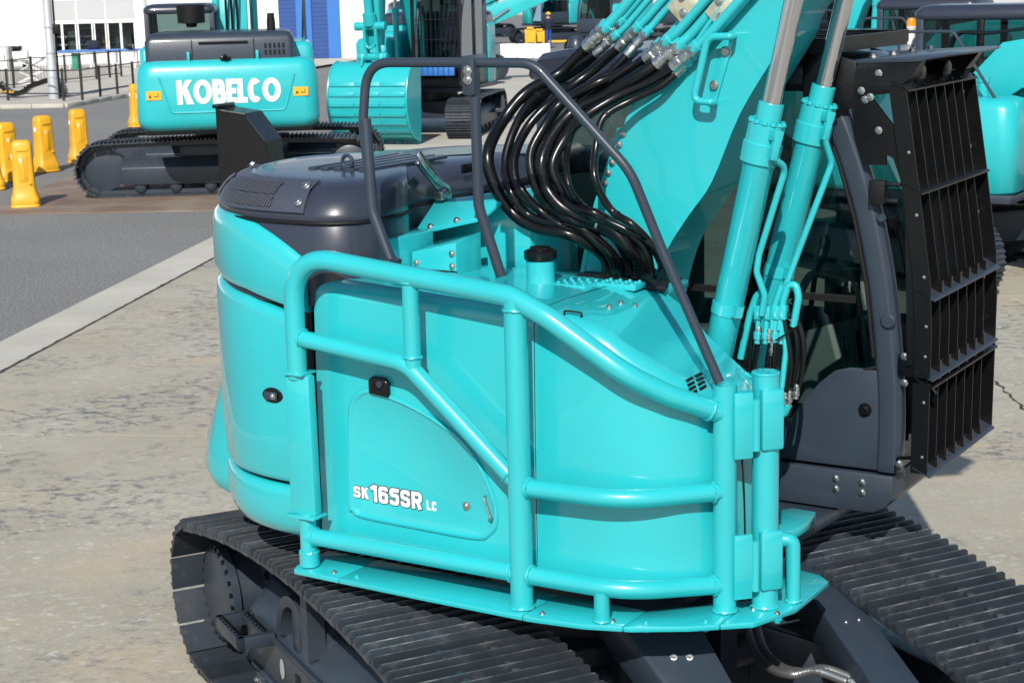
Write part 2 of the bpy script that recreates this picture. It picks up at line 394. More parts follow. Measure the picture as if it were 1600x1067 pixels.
# ---- upper frame (floor of the turning body)
up = part('upper_frame', MB().prism([(-1.35,-.6,.985),(-1.1,-.95,.985),(-.7,-1.12,.985),(.75,-1.10,.985),(1.0,-.95,.985),(1.08,-.6,.985),(1.15,.3,.985),(1.15,1.1,.985),(-.7,1.12,.985),(-1.35,.6,.985)], (0,0,.055)), GREY, bevel=.01)

# ---- right side covers
HT = [(-.62,2.20),(.3,2.165),(.6,2.14),(.75,2.10),(.84,2.04),(1.06,1.89),(1.2,1.79)]
HQT = [(.47,2.15),(.65,2.12),(.74,2.06),(.86,1.94),(1.04,1.80),(1.1,1.77)]
def section(Px, Py, Qx, Qy, H, HQ, z0=1.03, r=.07):
    P = V(Px, Py, 0); Q = V(Qx, Qy, 0); n = (P-Q).normalized(); o = []
    def a(off, z): q = P - n*off; o.append(V(q.x, q.y, z))
    a(.10, z0); a(.03, z0+.004); a(.004, z0+.022); a(-.004, z0+.05); a(-.006, z0+.10); a(-.002, z0+.14); a(0, z0+.20)
    for k in range(1, 6): a(.012*(k/6)**2, z0+.2+(H-r-z0-.2)*k/6)
    for k in range(7): t = k/6*PI/2; a(.012+r*(1-cos(t)), H-r+r*sin(t))
    a(.30, H+(HQ-H)*.3+.004); o.append(V(Qx, Qy, HQ)); o.append(V(Qx, Qy+.02, 1.08)); return o
rows = [section(x, -1.25, x, -.52, lerp(x, HT), lerp(x, [(-.62,2.19),(.47,2.15)])) for x in [-.628+1.09*i/14 for i in range(15)]]
# round the rear corner of the door a little
for q in rows[0]: q.y += .02
side = part('side_door', MB().loft(rows, cap0=True), TEAL, ang=50)
Ps = spline([(.465,-1.25,0),(.62,-1.25,0),(.78,-1.24,0),(.92,-1.19,0),(1.04,-1.10,0),(1.12,-.99,0),(1.17,-.87,0),(1.2,-.73,0),(1.205,-.58,0)], 3)
rows = []
for i, P in enumerate(Ps):
    t = i/(len(Ps)-1); qx = .472+.63*t
    rows.append(section(P.x, P.y, qx, -.5, lerp(P.x, HT), lerp(qx, HQT), r=.075))
tank = part('front_side_cover', MB().loft(rows, cap0=True, cap1=True), TEAL, ang=50)
# joint strip between the two covers, hidden behind the middle post
part('joint_seal', MB().box(.4615, .4655, -1.21, -.6, 1.05, 2.06), MATTE)

# raised panel with the model name
pp = [(549,640),(556,622),(575,612),(600,618),(650,640),(700,672),(735,708),(757,745),(771,785),(772,815),(762,832),(740,838),(650,822),(570,806),(554,796),(549,780)]
loop = spline([LY(x, y, -1.256) for x, y in pp] + [LY(549, 640, -1.256)], 4)[:-1]
cen = sum(loop, V(0,0,0))/len(loop)
def ring(s_, y): return [V(cen.x+(q.x-cen.x)*s_, y, cen.z+(q.z-cen.z)*s_) for q in loop]
pan = part('name_panel', MB().loft([ring(1.05,-1.248), ring(1.035,-1.262), ring(1.0,-1.264), ring(.975,-1.254), ring(.96,-1.252)], closed=True, cap1=True), TEAL, side, ang=60)
def face(px, py, yy): return MU @ Matrix.Translation(LY(px, py, yy)) @ Matrix.Rotation(PI/2, 4, 'X') @ Matrix.Shear('XY', 4, (.10, 0)) if False else MU @ Matrix.Translation(LY(px, py, yy)) @ Matrix.Rotation(PI/2, 4, 'X')
for m, gr_, yy in ((DECALD, .05, -1.2522), (DECALW, 0, -1.2536)):
    lettering('lettering', 'SK', .050, .72, .25, .12, m, pan, face(553, 776, yy), .0004, gr_*1.3)
    lettering('lettering', '165SR', .074, [.44,.66,.66,.66,.70], .235, .10, m, pan, face(580, 783, yy), .0004, gr_*1.1)
lettering('lettering', 'Lc', .040, .54, .21, .12, DECALW, pan, face(667, 796, -1.2530), .0004)
# lock and pull handle of the panel
bolt(LY(729, 790, -1.254), (0,-1,0), pan, 1.3)
part('pull_handle', MB().tube(fillet([LY(758,775,-1.256), LY(756,777,-1.275), LY(768,812,-1.275), LY(764,812,-1.256)], .01), .006, 8), ZINC, pan)
# black camera housing
p = LY(595, 602, -1.25)
ch = part('side_camera', MB().prism([(p.x-.05,-1.25,p.z-.035),(p.x-.05,-1.25,p.z+.022),(p.x-.03,-1.25,p.z+.04),(p.x+.03,-1.25,p.z+.037),(p.x+.05,-1.25,p.z+.018),(p.x+.05,-1.25,p.z-.045)], (0,-.022,0)), BLACK, side, bevel=.006)
part('lens', MB().cyl((p.x+.012,-1.272,p.z+.012), (p.x+.012,-1.28,p.z+.012), .014), GLOSSG, ch)

# top details on the covers
part('tank_neck', MB().lathe((.2,-.74,2.1), (0,0,1), [(0,.066),(.015,.06),(.155,.06),(.16,.055)], 28), TEAL, side)
part('tank_cap', MB().lathe((.2,-.74,2.26), (0,0,1), [(0,.066),(.004,.069),(.035,.069),(.04,.06),(.042,.045),(.052,.045),(.055,.02)], 28), BLACK, side)
deck = part('deck_plate', MB().box(-.28, .64, -.545, -.24, 2.09, 2.125), TEAL, bevel=.006)
for (x0, x1, y0, y1) in ((.26,.42,-.76,-.60),(.42,.60,-.66,-.56),(-.1,.12,-.62,-.5)):
    gp = part('tread_plate', MB().box(x0, x1, y0, y1, 2.14, 2.165), TEAL, side, bevel=.004)
    k = 0
    for i in range(4):
        for j in range(3):
            x, y = x0+(i+.5)*(x1-x0)/4, y0+(j+.5)*(y1-y0)/3
            inst('tread_stud', BOLTT, gp, MU @ align(V(x, y, 2.165), V(0,0,1), .7))
def surface_of(o):
    bv = BVHTree.FromPolygons([v.co.copy() for v in o.data.vertices], [tuple(p.vertices) for p in o.data.polygons])
    Mi = (Matrix.Translation(HERO.location) @ Matrix.Rotation(YAW, 4, 'Z')).inverted(); Ui = MU.inverted()
    def hit(px, py):
        p, n, _, _ = bv.ray_cast(Mi @ CAM, (Mi.to_3x3() @ _ray(px, py)).normalized())
        if p is None: return None
        if n.dot(Mi.to_3x3() @ _ray(px, py)) > 0: n = -n
        return Ui @ p, n
    return hit
on_tank = surface_of(tank); on_side = surface_of(side)
for px, py in ((970,474),(952,480),(992,478)):
    h = on_tank(px, py)
    if h: bolt(h[0], h[1], tank, 1.0)
h1, h2 = on_tank(882, 492) or on_side(870,490), on_tank(908, 496)
if h1 and h2: part('lock_loop', MB().tube(fillet([h1[0], h1[0]+h1[1]*.02, h2[0]+h2[1]*.02, h2[0]], .008), .004, 8), MATTE, tank)
# louvre on the front slope
for col in range(2):
    for i in range(4):
        u, w = on_tank(1072+col*14+i*2.2, 596-col*7+i*6.5), on_tank(1082+col*14+i*2.2, 590.5-col*7+i*6.5)
        if u and w: part('louvre_slot', MB().bar(u[0], w[0], .012, .008, up=u[1]), MATTE, tank)
# shallow pressed step beside the louvre
pp2 = [on_tank(px, py) for px, py in ((1044,535),(1090,556),(1108,600),(1080,620),(1056,585))]
if all(pp2): part('pressed_step', MB().loft([[q[0]+q[1]*-.004 for q in pp2], [q[0]+q[1]*.005 for q in pp2]], closed=True, cap1=True), TEAL, tank, bevel=.004) if False else None

# ---- tail: counterweight base, rear door, upper rim
half = [(-.655,-1.25),(-.80,-1.25),(-.96,-1.232),(-1.12,-1.18),(-1.26,-1.09),(-1.38,-.975),(-1.475,-.84),(-1.55,-.68),(-1.61,-.5),(-1.65,-.28),(-1.665,-.05)]
TP = spline([V(x, y, 0) for x, y in half] + [V(x, -y, 0) for x, y in half[::-1]], 4)
def tail_n(i):
    t = (TP[min(i+1, len(TP)-1)]-TP[max(i-1, 0)]).normalized(); return V(t.y, -t.x, 0) * (1 if V(t.y, -t.x, 0).dot(TP[i]-V(-.5,0,0)) > 0 else -1)
def tail_loft(prof, i0=0, i1=None):
    rows = []
    for i in range(i0, (i1 or len(TP))):
        n = tail_n(i); rows.append([V(TP[i].x-n.x*a, TP[i].y-n.y*a, z) for a, z in prof(i)])
    return rows
def zg(i): return lerp(TP[i].x, [(-1.3,2.13),(-1.0,2.10),(-.66,2.03)])
def zt(i): return lerp(TP[i].x, [(-1.12,2.445),(-1.03,2.435),(-.93,2.415),(-.83,2.375),(-.74,2.33),(-.65,2.275)])
part('counterweight', MB().loft(tail_loft(lambda i: [(.16,1.02),(.07,1.03),(.03,1.055),(.008,1.10),(0,1.15),(0,1.23),(.006,1.262),(.022,1.272),(.15,1.272)]), cap0=True, cap1=True), TEAL, ang=50)
door = part('rear_door', MB().loft(tail_loft(lambda i: [(.15,1.29),(.024,1.29),(.008,1.298),(0,1.32),(-.003,1.5),(-.003,1.8),(0,zg(i)-.05),(.008,zg(i)-.018),(.026,zg(i)-.008),(.15,zg(i)-.008)], 2, 30), cap0=True, cap1=True), TEAL, ang=50)
part('left_rear_door', MB().loft(tail_loft(lambda i: [(.15,1.29),(.024,1.29),(0,1.32),(0,zg(i)-.04),(.026,zg(i)-.008),(.15,zg(i)-.008)], 31), cap0=True, cap1=True), TEAL, ang=50)
part('upper_rim', MB().loft(tail_loft(lambda i: [(.15,zg(i)+.018),(.03,zg(i)+.018),(.008,zg(i)+.026),(-.004,zg(i)+.06),(-.004,(zg(i)+zt(i))/2),(0,zt(i)-.06),(.012,zt(i)-.02),(.035,zt(i)),(.10,zt(i)-.002)]), cap0=True, cap1=True), TEAL, ang=50)
part('gap_shadow_core', MB().loft(tail_loft(lambda i: [(.045,1.05),(.045,2.40),(.2,2.40)]), cap0=True), MATTE)  # black inner shell colours in the shadow of the panel gaps
# lobe of the counterweight that stands out at the rear
lob = []
for (out, z) in [(-.06,1.06),(.07,1.045),(.155,1.075),(.19,1.14),(.172,1.26),(.125,1.42),(.065,1.58),(-.01,1.66),(-.08,1.68)]:
    row = []
    for i in range(22, 66, 2):
        f = min(1, (i-22)/6, (64-i)/6); n = tail_n(i); f = max(0, f)**.5
        row.append(V(TP[i].x+n.x*(out*f-.05*(1-f)), TP[i].y+n.y*(out*f-.05*(1-f)), z))
    lob.append(row)
part('counterweight_lobe', MB().loft(lob), TEAL, ang=60)
# latch on the rear door
p = LY(428, 617, -1.245)
lt = part('door_latch', MB().prism([(p.x+.058*cos(t)*(1 if abs(cos(t))<.5 else 1), -1.245+.02, p.z+.034*sin(t)) for t in [2*PI*k/20 for k in range(20)]], (0,-.032,0)), BLACK, door, bevel=.006)
part('latch_paddle', MB().box(p.x-.038, p.x+.032, -1.268, -1.262, p.z-.018, p.z+.018), GREY, lt, bevel=.002)
bolt((p.x+.012,-1.268,p.z), (0,-1,0), lt, 1.0)

# ---- engine hood
def hood_outline(ins):
    pts = []
    for i in range(1, len(TP)-1): n = tail_n(i); pts.append(V(TP[i].x-n.x*.028, TP[i].y-n.y*.028, 0))
    r_ = [V(-.62,-1.222,0), V(-.53,-1.20,0), V(-.455,-1.13,0), V(-.425,-1.03,0), V(-.42,-.86,0), V(-.45,-.76,0), V(-.53,-.70,0)]
    pts = [V(-.55, -.4, 0)] + r_[::-1] + pts + [V(q.x, -q.y, 0) for q in r_] + [V(-.55,.4,0)]
    c = V(-1.0, 0, 0); out = []
    for q in pts:
        d = q-c; out.append(c + d*(1-ins/max(d.length, .3)) if ins else q)
    return out
def sst(x, a_, b_): t = min(1, max(0, (x-a_)/(b_-a_))); return t*t*(3-2*t)
def hood_ring(z, ins): return [V(q.x, q.y, z-.04*sst(q.y,-.3,.6)*max(0, min(1, (z-2.44)/.1))) for q in hood_outline(ins)]
HR = [(2.08,0),(2.25,0),(2.415,.004),(2.425,.012),(2.43,.012),(2.44,.002),(2.465,.008),(2.505,.03),(2.54,.062),(2.565,.105),(2.582,.17),(2.59,.26),(2.594,.42),(2.596,.62)]
hood = part('engine_hood', MB().loft([hood_ring(z, i) for z, i in HR], closed=True, cap1=True), GLOSSG, ang=60)
part('hood_seal', MB().tube([V(q.x, q.y, 2.428) for q in hood_outline(.002)] + [V(hood_outline(.002)[0].x, hood_outline(.002)[0].y, 2.428)], .008, 6), MATTE, hood)
# intake cover with two mesh windows
NT = len(TP)
def hp(i, f, lift=.010):       # point on the rear slope of the hood: i along the tail, f 0 rim .. 1 top
    z = 2.462+.12*f; ins = lerp(z, [(q, w) for q, w in HR[5:]])
    n = tail_n(i); c = V(-.9,0,0); q = V(TP[i].x-n.x*.028, TP[i].y-n.y*.028, 0); d = q-c; q = c+d*(1-ins/d.length)
    return V(q.x+n.x*lift, q.y+n.y*lift, z+lift*.8)
ii = list(range(0, 27))
cov = MB().loft([[hp(i, f, .012) for i in ii] for f in (0, .25, .5, .75, 1)])
cov.loft([[hp(i, 0, -.02) for i in ii], [hp(i, 0, .012) for i in ii]]); cov.loft([[hp(i, 1, .012) for i in ii], [hp(i, 1, -.02) for i in ii]])
cov.loft([[hp(0, f, -.02) for f in (0,.5,1)], [hp(0, f, .012) for f in (0,.5,1)]])
cov = part('intake_cover', cov, GREY_LIT, hood, ang=50)
def patch(name, i0, i1, f0, f1, m, par):
    mb = MB(); fr = [f0+(f1-f0)*k/4 for k in range(5)]; ir = list(range(i0, i1+1))
    o = part(name, mb.loft([[hp(i, f, .0145) for i in ir] for f in fr]), m, par, ang=60)
    uv = o.data.uv_layers.new(name='UVMap')
    for lp in o.data.loops:
        co = o.data.vertices[lp.vertex_index].co; uv.data[lp.index].uv = (co.x*.75-co.y*.55, co.z*1.2+co.x*.3+co.y*.5)
    return o
patch('mesh_screen', 18, 25, .14, .86, MESH, cov); patch('mesh_screen', 5, 16, .54, .9, MESH, cov); patch('mesh_screen', 5, 16, .12, .48, MESH, cov)
for i, f in ((0,.85),(0,.35),(26,.95),(26,.1)): bolt(hp(i+(1 if i == 0 else 0), f, .012), tail_n(i)+V(0,0,.9), cov, 1.5)
# top louvres and lifting eyes
for k in range(5): part('top_louvre', MB().box(-1.0+k*.07, -.96+k*.07, -.75, -.1, 2.588, 2.604), GREY, hood, bevel=.004)
for x, y in ((-.80,-.72),):
    pts = [V(x+.028*cos(t), y, 2.60+.03+.028*sin(t)) for t in [2*PI*k/14 for k in range(15)]]
    part('lifting_eye', MB().tube(pts, .009, 8).box(x-.035, x+.035, y-.012, y+.012, 2.588, 2.604), GREY, hood)
# badge, slot and chrome latch on the front face of the hood
p = LX(622, 268, -.55)
part('badge', MB().prism([(-.548,-.62,2.53),(-.548,-.575,2.565),(-.548,-.53,2.53),(-.548,-.575,2.495)], (.006,0,0)), GREY, hood, bevel=.003)
p = LX(735, 262, -.545)
part('finger_slot', MB().box(-.551, -.537, p.y-.075, p.y+.075, p.z-.022, p.z+.022), BLACK, hood, bevel=.006)
a, b = LX(648, 248, -.50), LX(684, 294, -.50)
lk = part('hood_latch', MB().bar(a+V(.02,0,0), b+V(.02,0,0), .055, .02, up=(1,0,0)).bar(a+V(.04,-.03,.03), (a+b)/2+V(.04,0,0), .03, .014, up=(1,0,0)), ZINC, hood, bevel=.004)
part('latch_hook', MB().tube(spline([a+V(.04,-.03,.02), a+V(.06,-.01,-.03), (a+b)/2+V(.06,0,-.03), b+V(.05,.01,.0), b+V(.02,.02,-.03)], 5), .010, 8), ZINC, lk)
part('latch_base', MB().box(b.x-.0, b.x+.05, b.y-.04, b.y+.04, b.z-.05, b.z-.01), ZINC, lk, bevel=.006)

# ---- teal valve boxes between hood and boom
vb = part('valve_cover', MB().prism([(-.54,-.46,2.06),(-.54,-.46,2.40),(-.40,-.46,2.43),(-.12,-.46,2.48),(-.03,-.46,2.44),(.0,-.46,2.06)], (0,.40,.02)), TEAL, bevel=.008)
part('valve_lid', MB().prism([(-.52,-.62,2.30),(-.16,-.62,2.385),(-.10,-.45,2.485),(-.52,-.45,2.42)], (0,0,.02)), TEAL, vb, bevel=.004)
vf = part('valve_box', MB().prism([(-.40,-.62,2.06),(-.40,-.62,2.285),(-.17,-.62,2.34),(-.17,-.62,2.06)], (0,-.20,-.02)), TEAL, bevel=.006)
part('box_lid_line', MB().box(-.402, -.168, -.822, -.819, 2.190, 2.196), MATTE, vf)
for x, z in ((-.375,2.235),(-.19,2.285),(-.37,2.09),(-.19,2.23)): bolt((x, -.820, z-.015), (0,-1,0), vf, 1.1)
for x, z in ((-.44,2.33),(-.30,2.365),(-.19,2.39)): bolt((x,-.61,z+.015), (0,-.6,.8), vb, 1.1)
part('front_wall', MB().box(-.56,-.41,-.98,-.63,2.08,2.34), TEAL, vb, bevel=.01)

# ---- dark hand rail over the cover
def hr(px, py, y=-1.24): return LY(px, py, y)
rail = part('hand_rail', MB().tube(fillet([hr(612,410,-1.27), hr(582,330,-1.265), hr(567,190), hr(573,98,-1.22), hr(736,98,-1.20), hr(833,99,-1.17), hr(985,268,-1.12), hr(1030,380,-1.08), hr(1124,597,-1.03)], [0,.12,.3,.13,.1,.13,.3,.5,0], 10), .0195, 14), GREY)
part('rail_sleeve', MB().tube(fillet([hr(571,186), hr(582,330,-1.265), hr(612,410,-1.27)], [0,.12,0]), .0225, 12), GREY, rail)
part('rail_foot', MB().bar(hr(604,404,-1.27), hr(622,410,-1.27), .05, .02), GREY, rail)
part('rail_post', MB().tube(fillet([hr(741,112,-1.20), hr(748,322,-1.20), hr(783,432,-1.17)], .15, 8), .0215, 14), GREY, rail)
a = hr(738, 112, -1.20)
cl = part('clamp', MB().box(a.x-.028, a.x+.028, a.y-.035, a.y+.012, a.z-.09, a.z+.05), GREY, rail, bevel=.008)
for py in (111, 125): q = hr(731, py, -1.235); bolt((q.x, a.y-.036, q.z), (0,-1,0), cl, 1.4)

# ---- teal guard rail
GY = -1.36
def g(px, py, y=GY): return LY(px, py, y)
gr = part('guard_rail', MB().tube(fillet([V(-.62,GY,1.80), V(-.62,GY,2.325), V(.44,GY,2.225), V(.60,GY,2.155), V(.90,-1.30,1.95), V(1.02,-1.19,1.862), V(1.16,-1.03,1.775)], [0,.20,.25,.3,.35,.3,0], 10), .042, 18), TEAL)
def rl(name, pts, r, rad=.12): return part(name, MB().tube(fillet(pts, rad, 8), r, 16), TEAL, gr)
mid = rl('post', [V(.455,GY,.985), V(.455,GY,2.215)], .046)
rl('rail', [V(-.63,GY,1.975), V(-.06,GY,1.915), V(.43,GY,1.50)], .036, .18)
rl('rung', [V(-.03,GY,1.90), V(-.03,GY,2.285)], .034)
rl('rail', [V(-.60,GY,1.115), V(.44,GY,1.12)], .037)
rl('rail', [V(.46,GY,1.475), V(.90,-1.335,1.475), V(1.165,-1.03,1.465)], .037, .35)
rl('rail', [V(.46,GY,1.12), V(.90,-1.335,1.115), V(1.165,-1.03,1.09)], .037, .35)
rl('stub', [V(.805,-1.345,.985), V(.805,-1.345,1.10)], .031)
rl('post', [V(-.605,GY,.985), V(-.605,GY,1.22)], .036)
rl('collar', [V(-.605,GY,.985), V(-.605,GY,1.045)], .043)
part('channel', MB().prism([(-.675,GY-.03,1.21),(-.665,GY-.035,1.82),(-.545,GY-.025,1.82),(-.545,GY-.02,1.21)], (0,.05,0)), TEAL, gr, bevel=.012)
part('channel_cap', MB().box(-.69,-.535,GY-.05,GY+.05,1.20,1.212), TEAL, gr, bevel=.004); part('channel_cap', MB().box(-.68,-.56,GY-.05,GY+.05,1.818,1.83), TEAL, gr, bevel=.004)
fp = rl('post', [V(1.17,-1.02,.985), V(1.17,-1.02,1.885)], .046)
hp_ = rl('hinge_post', [V(1.285,-.90,.985), V(1.285,-.90,1.915)], .053)
part('post_cap', MB().cyl((1.285,-.90,1.91),(1.285,-.90,1.922),.055), TEAL, hp_, bevel=.003)
rw = random.Random(2)
def weld(p, d, r):
    d = Vector(d).normalized(); s_ = d.orthogonal().normalized(); u_ = d.cross(s_); n = 22
    pts = [Vector(p)+(s_*cos(2*PI*k/n)+u_*sin(2*PI*k/n))*r+d*rw.uniform(-.002,.002) for k in range(n)]
    part('weld_bead', MB().tube(pts+[pts[0]], .006, 6, rad=[.0055+.002*(k % 2) for k in range(n+1)]), TEAL, gr)
for p, dd, r in (((.455,GY,.987),(0,0,1),.047),((1.17,-1.02,.987),(0,0,1),.047),((1.285,-.90,.987),(0,0,1),.054),((.805,-1.345,.987),(0,0,1),.032),((-.605,GY,1.045),(0,0,1),.038),((1.365,-.80,.987),(0,0,1),.030),((.413,GY,1.52),(.49,0,-.415),.037),((.41,GY,1.12),(1,0,0),.038),((.50,GY,1.12),(1,0,0),.038),((.50,GY,1.475),(1,0,0),.038),((-.03,GY,1.945),(0,0,1),.035),((-.03,GY,2.245),(0,0,1),.035),((.455,GY,2.175),(0,0,1),.047),((-.585,GY,1.972),(1,0,-.1),.037),((-.57,GY,1.115),(1,0,0),.038),((1.14,-1.06,1.466),(.265,.305,0),.038),((1.14,-1.06,1.092),(.265,.305,0),.038),((1.13,-1.065,1.795),(.14,.16,-.09),.043)): weld(p, dd, r)
dv = V(1.285-1.17, -.90+1.02, 0).normalized(); nv = V(dv.y, -dv.x, 0)
for z0, z1 in ((1.60,1.86),(1.04,1.30)):
    c = V(1.17,-1.02,0)+dv*.055+nv*.05
    part('hinge_leaf', MB().obox(V(c.x,c.y,(z0+z1)/2), dv*.038, nv*.010, V(0,0,(z1-z0)/2)), TEAL, gr, bevel=.006)
    c = V(1.17,-1.02,0)+dv*.105+nv*.055
    part('hinge_pin', MB().cyl((c.x,c.y,z0+.03),(c.x,c.y,z1-.03),.016), TEAL, gr)
    c = V(1.285,-.90,0)+nv*.045+dv*.005
    part('hinge_plate', MB().obox(V(c.x,c.y,(z0+z1)/2+.015), dv*.046, nv*.022, V(0,0,(z1-z0)/2-.01)), TEAL, gr, bevel=.012)
part('post_cable', MB().tube(spline([V(1.225,-.985,1.60),V(1.235,-.985,1.45),V(1.24,-.985,1.25)],5), .004, 6), MATTE, gr)
rl('hoop', [V(1.30,-.83,1.235), V(1.36,-.80,1.235), V(1.365,-.80,.985)], .029, .06)
# sill plates
edge = [(-.665,-1.37),(-.64,-1.425),(-.45,-1.43),(.05,-1.436),(.53,-1.435),(.75,-1.405),(.93,-1.345),(1.12,-1.235),(1.32,-1.08),(1.40,-.86),(1.40,-.52),(1.34,-.46),(1.24,-.44)]
cuts = [(-.665,-.40),(-.40,.50),(.50,.90),(.90,1.215),(1.215,1.42)]
def edge_y(x):
    for (a, b), (c, d) in zip(edge, edge[1:]):
        if a <= x <= c: return b+(d-b)*(x-a)/(c-a)
    return edge[-1][1]
for k, (x0, x1) in enumerate(cuts):
    if k < 4:
        xs = [x0+.002]+[e[0] for e in edge[:9] if x0 < e[0] < x1]+[x1-.002]
        poly = [V(x, edge_y(x), .958) for x in xs] + [V(x1-.002,-1.16 if x1 < 1 else -.86,.958), V(x0+.002,-1.16,.958)]
    else:
        poly = [V(1.217, edge_y(1.217), .958)]+[V(x, y, .958) for x, y in edge[8:]]+[V(1.217,-.44,.958)]
    sp = part('sill_plate', MB().prism(poly, (0,0,.022)), TEAL, bevel=.003)
    for bx in ((x0+.06, x1-.06) if k < 4 else (1.26,1.36)):
        by = edge_y(bx)+.05 if k < 4 else -.95
        bolt((bx, by, .98), (0,0,1), sp, .9, BOLTT if k % 2 else BOLT); 
        inst('bolt', BOLTT, sp, MU @ align(V(bx, by, .958), V(0,0,-1), 1.4))
part('foot_step', MB().prism([LZ(1200,800,1.12),LZ(1238,793,1.12),LZ(1275,799,1.12),LZ(1262,815,1.12),LZ(1245,826,1.12),LZ(1200,836,1.12)], (0,0,-.04)), TEAL, bevel=.004)

# ---- boom
BY = -.25
Lp = [(.05,1.55),(.10,1.95),(.13,2.11),(.20,2.40),(.24,2.51),(.33,2.76),(.40,2.90),(.60,3.15),(.80,3.36),(1.25,3.80),(2.2,4.55)]
Rp = [(.30,1.50),(.41,1.85),(.47,2.10),(.53,2.26),(.63,2.41),(.74,2.56),(.87,2.85),(1.05,3.13),(1.14,3.30),(1.60,3.80),(2.5,4.30)]
rows = []
def bp_(p, y): return V(p[0], y, p[1])
Ls = spline([bp_(p, 0) for p in Lp], 4); Rs = spline([bp_(p, 0) for p in Rp], 4)
boom = MB()
for i in range(len(Ls)): rows.append([V(Ls[i].x, BY, Ls[i].z), V(Rs[i].x, BY, Rs[i].z), V(Rs[i].x, BY+.38, Rs[i].z), V(Ls[i].x, BY+.38, Ls[i].z)])
boom.loft(rows, closed=True, cap0=True, cap1=True)
boom = part('boom', boom, TEAL, ang=40)
# side plate edges that stand proud of the under plate
part('side_flange', MB().loft([[V(r.x, BY-.003, r.z), V(r.x+.014, BY-.003, r.z-.008), V(r.x+.014, BY+.016, r.z-.008), V(r.x, BY+.016, r.z)] for r in Rs], closed=True, cap0=True, cap1=True), TEAL, boom)
part('edge_strip', MB().loft([[V(r.x, BY-.006, r.z), V(r.x-.02, BY-.006, r.z+.006), V(r.x-.02, BY+.02, r.z+.006), V(r.x, BY+.02, r.z)] for r in Ls[8:21]], closed=True, cap0=True, cap1=True), TEAL, boom)
for px, py in ((973,209),(967,226),(956,254),(950,270),(945,286)): q = LY(px, py, BY-.006); bolt(q, (0,-1,0), boom, 1.1)
hy = BY-.085
def hpx(px, py, y=hy): return LY(px, py, y)
part('grab_handle', MB().tube(fillet([hpx(1146,56,BY), hpx(1142,57), hpx(1106,58), hpx(1083,158), hpx(1112,160), hpx(1116,160,BY)], [0,.01,.05,.05,.01,0], 8), .0155, 12), TEAL, boom)
pl = part('handle_plate', MB().prism([LY(1140,48,BY-.001), LY(1151,52,BY-.001), LY(1118,168,BY-.001), LY(1107,163,BY-.001)], (0,-.010,0)), TEAL, boom, bevel=.002)
for px, py in ((1135,81),(1118,134)): bolt(LY(px, py, BY-.004), (0,-1,0), pl, 1.9)
# ---- steel pipes, blocks, fittings and hoses
bd = (V(1.25,0,3.80)-V(.60,0,3.15)).normalized()
HO = [  # hose centre line in the photograph, plane at start / middle / end, radius
 ([(922,70),(895,96),(867,121),(820,150),(783,191),(766,242),(773,287),(800,335),(841,357),(882,366),(922,384),(943,406),(950,436)], -.08, .021),
 ([(948,62),(915,100),(880,125),(836,160),(806,200),(789,250),(800,300),(824,338),(858,352),(895,356),(930,376),(953,400),(962,436)], -.06, .015),
 ([(972,70),(935,108),(895,134),(850,165),(820,203),(806,250),(815,296),(838,330),(872,345),(912,356),(945,376),(966,405),(972,437)], -.12, .016),
 ([(1015,88),(975,110),(930,135),(880,162),(845,200),(828,245),(836,290),(858,320),(890,338),(930,354),(962,376),(979,408),(984,438)], -.29, .016),
 ([(1032,96),(996,120),(945,146),(895,176),(862,208),(846,250),(853,293),(876,322),(908,339),(950,358),(982,382),(1000,412),(1004,440)], -.30, .021),
 ([(1058,100),(1020,130),(968,155),(915,182),(884,212),(868,255),(874,296),(896,322),(930,338),(968,356),(1000,384),(1014,414),(1018,441)], -.31, .018),
 ([(1000,95),(955,125),(905,160),(870,200),(858,240),(862,285),(884,315),(915,334),(958,352),(994,378),(1010,414),(1011,440)], -.27, .014),
 ([(1040,120),(985,145),(940,166),(906,192),(888,228),(881,265),(893,303),(918,328),(950,342),(984,358),(1016,384),(1028,416),(1030,442)], -.30, .011),
 ([(1062,110),(1028,135),(985,158),(945,185),(930,230),(935,280),(955,325),(985,350),(1022,384),(1038,420),(1040,443)], -.29, .013)]
rh = random.Random(9)
HO += [([(985,80),(950,112),(900,150),(858,188),(838,236),(842,282),(866,314),(905,332),(948,350),(978,384),(990,412),(992,439)], -.2, .013), ([(936,80),(890,118),(846,158),(812,196),(800,244),(812,286),(846,330),(878,350),(908,360),(936,386),(957,410),(958,437)], -.1, .012)]
HB = part('hose_plate', MB().prism([LZ(928,436,2.13),LZ(1045,446,2.13),LZ(1040,456,2.13),LZ(930,446,2.13)], (0,0,.02)).box(.14,.60,-.36,-.22,2.10,2.13), MATTE, bevel=.004)
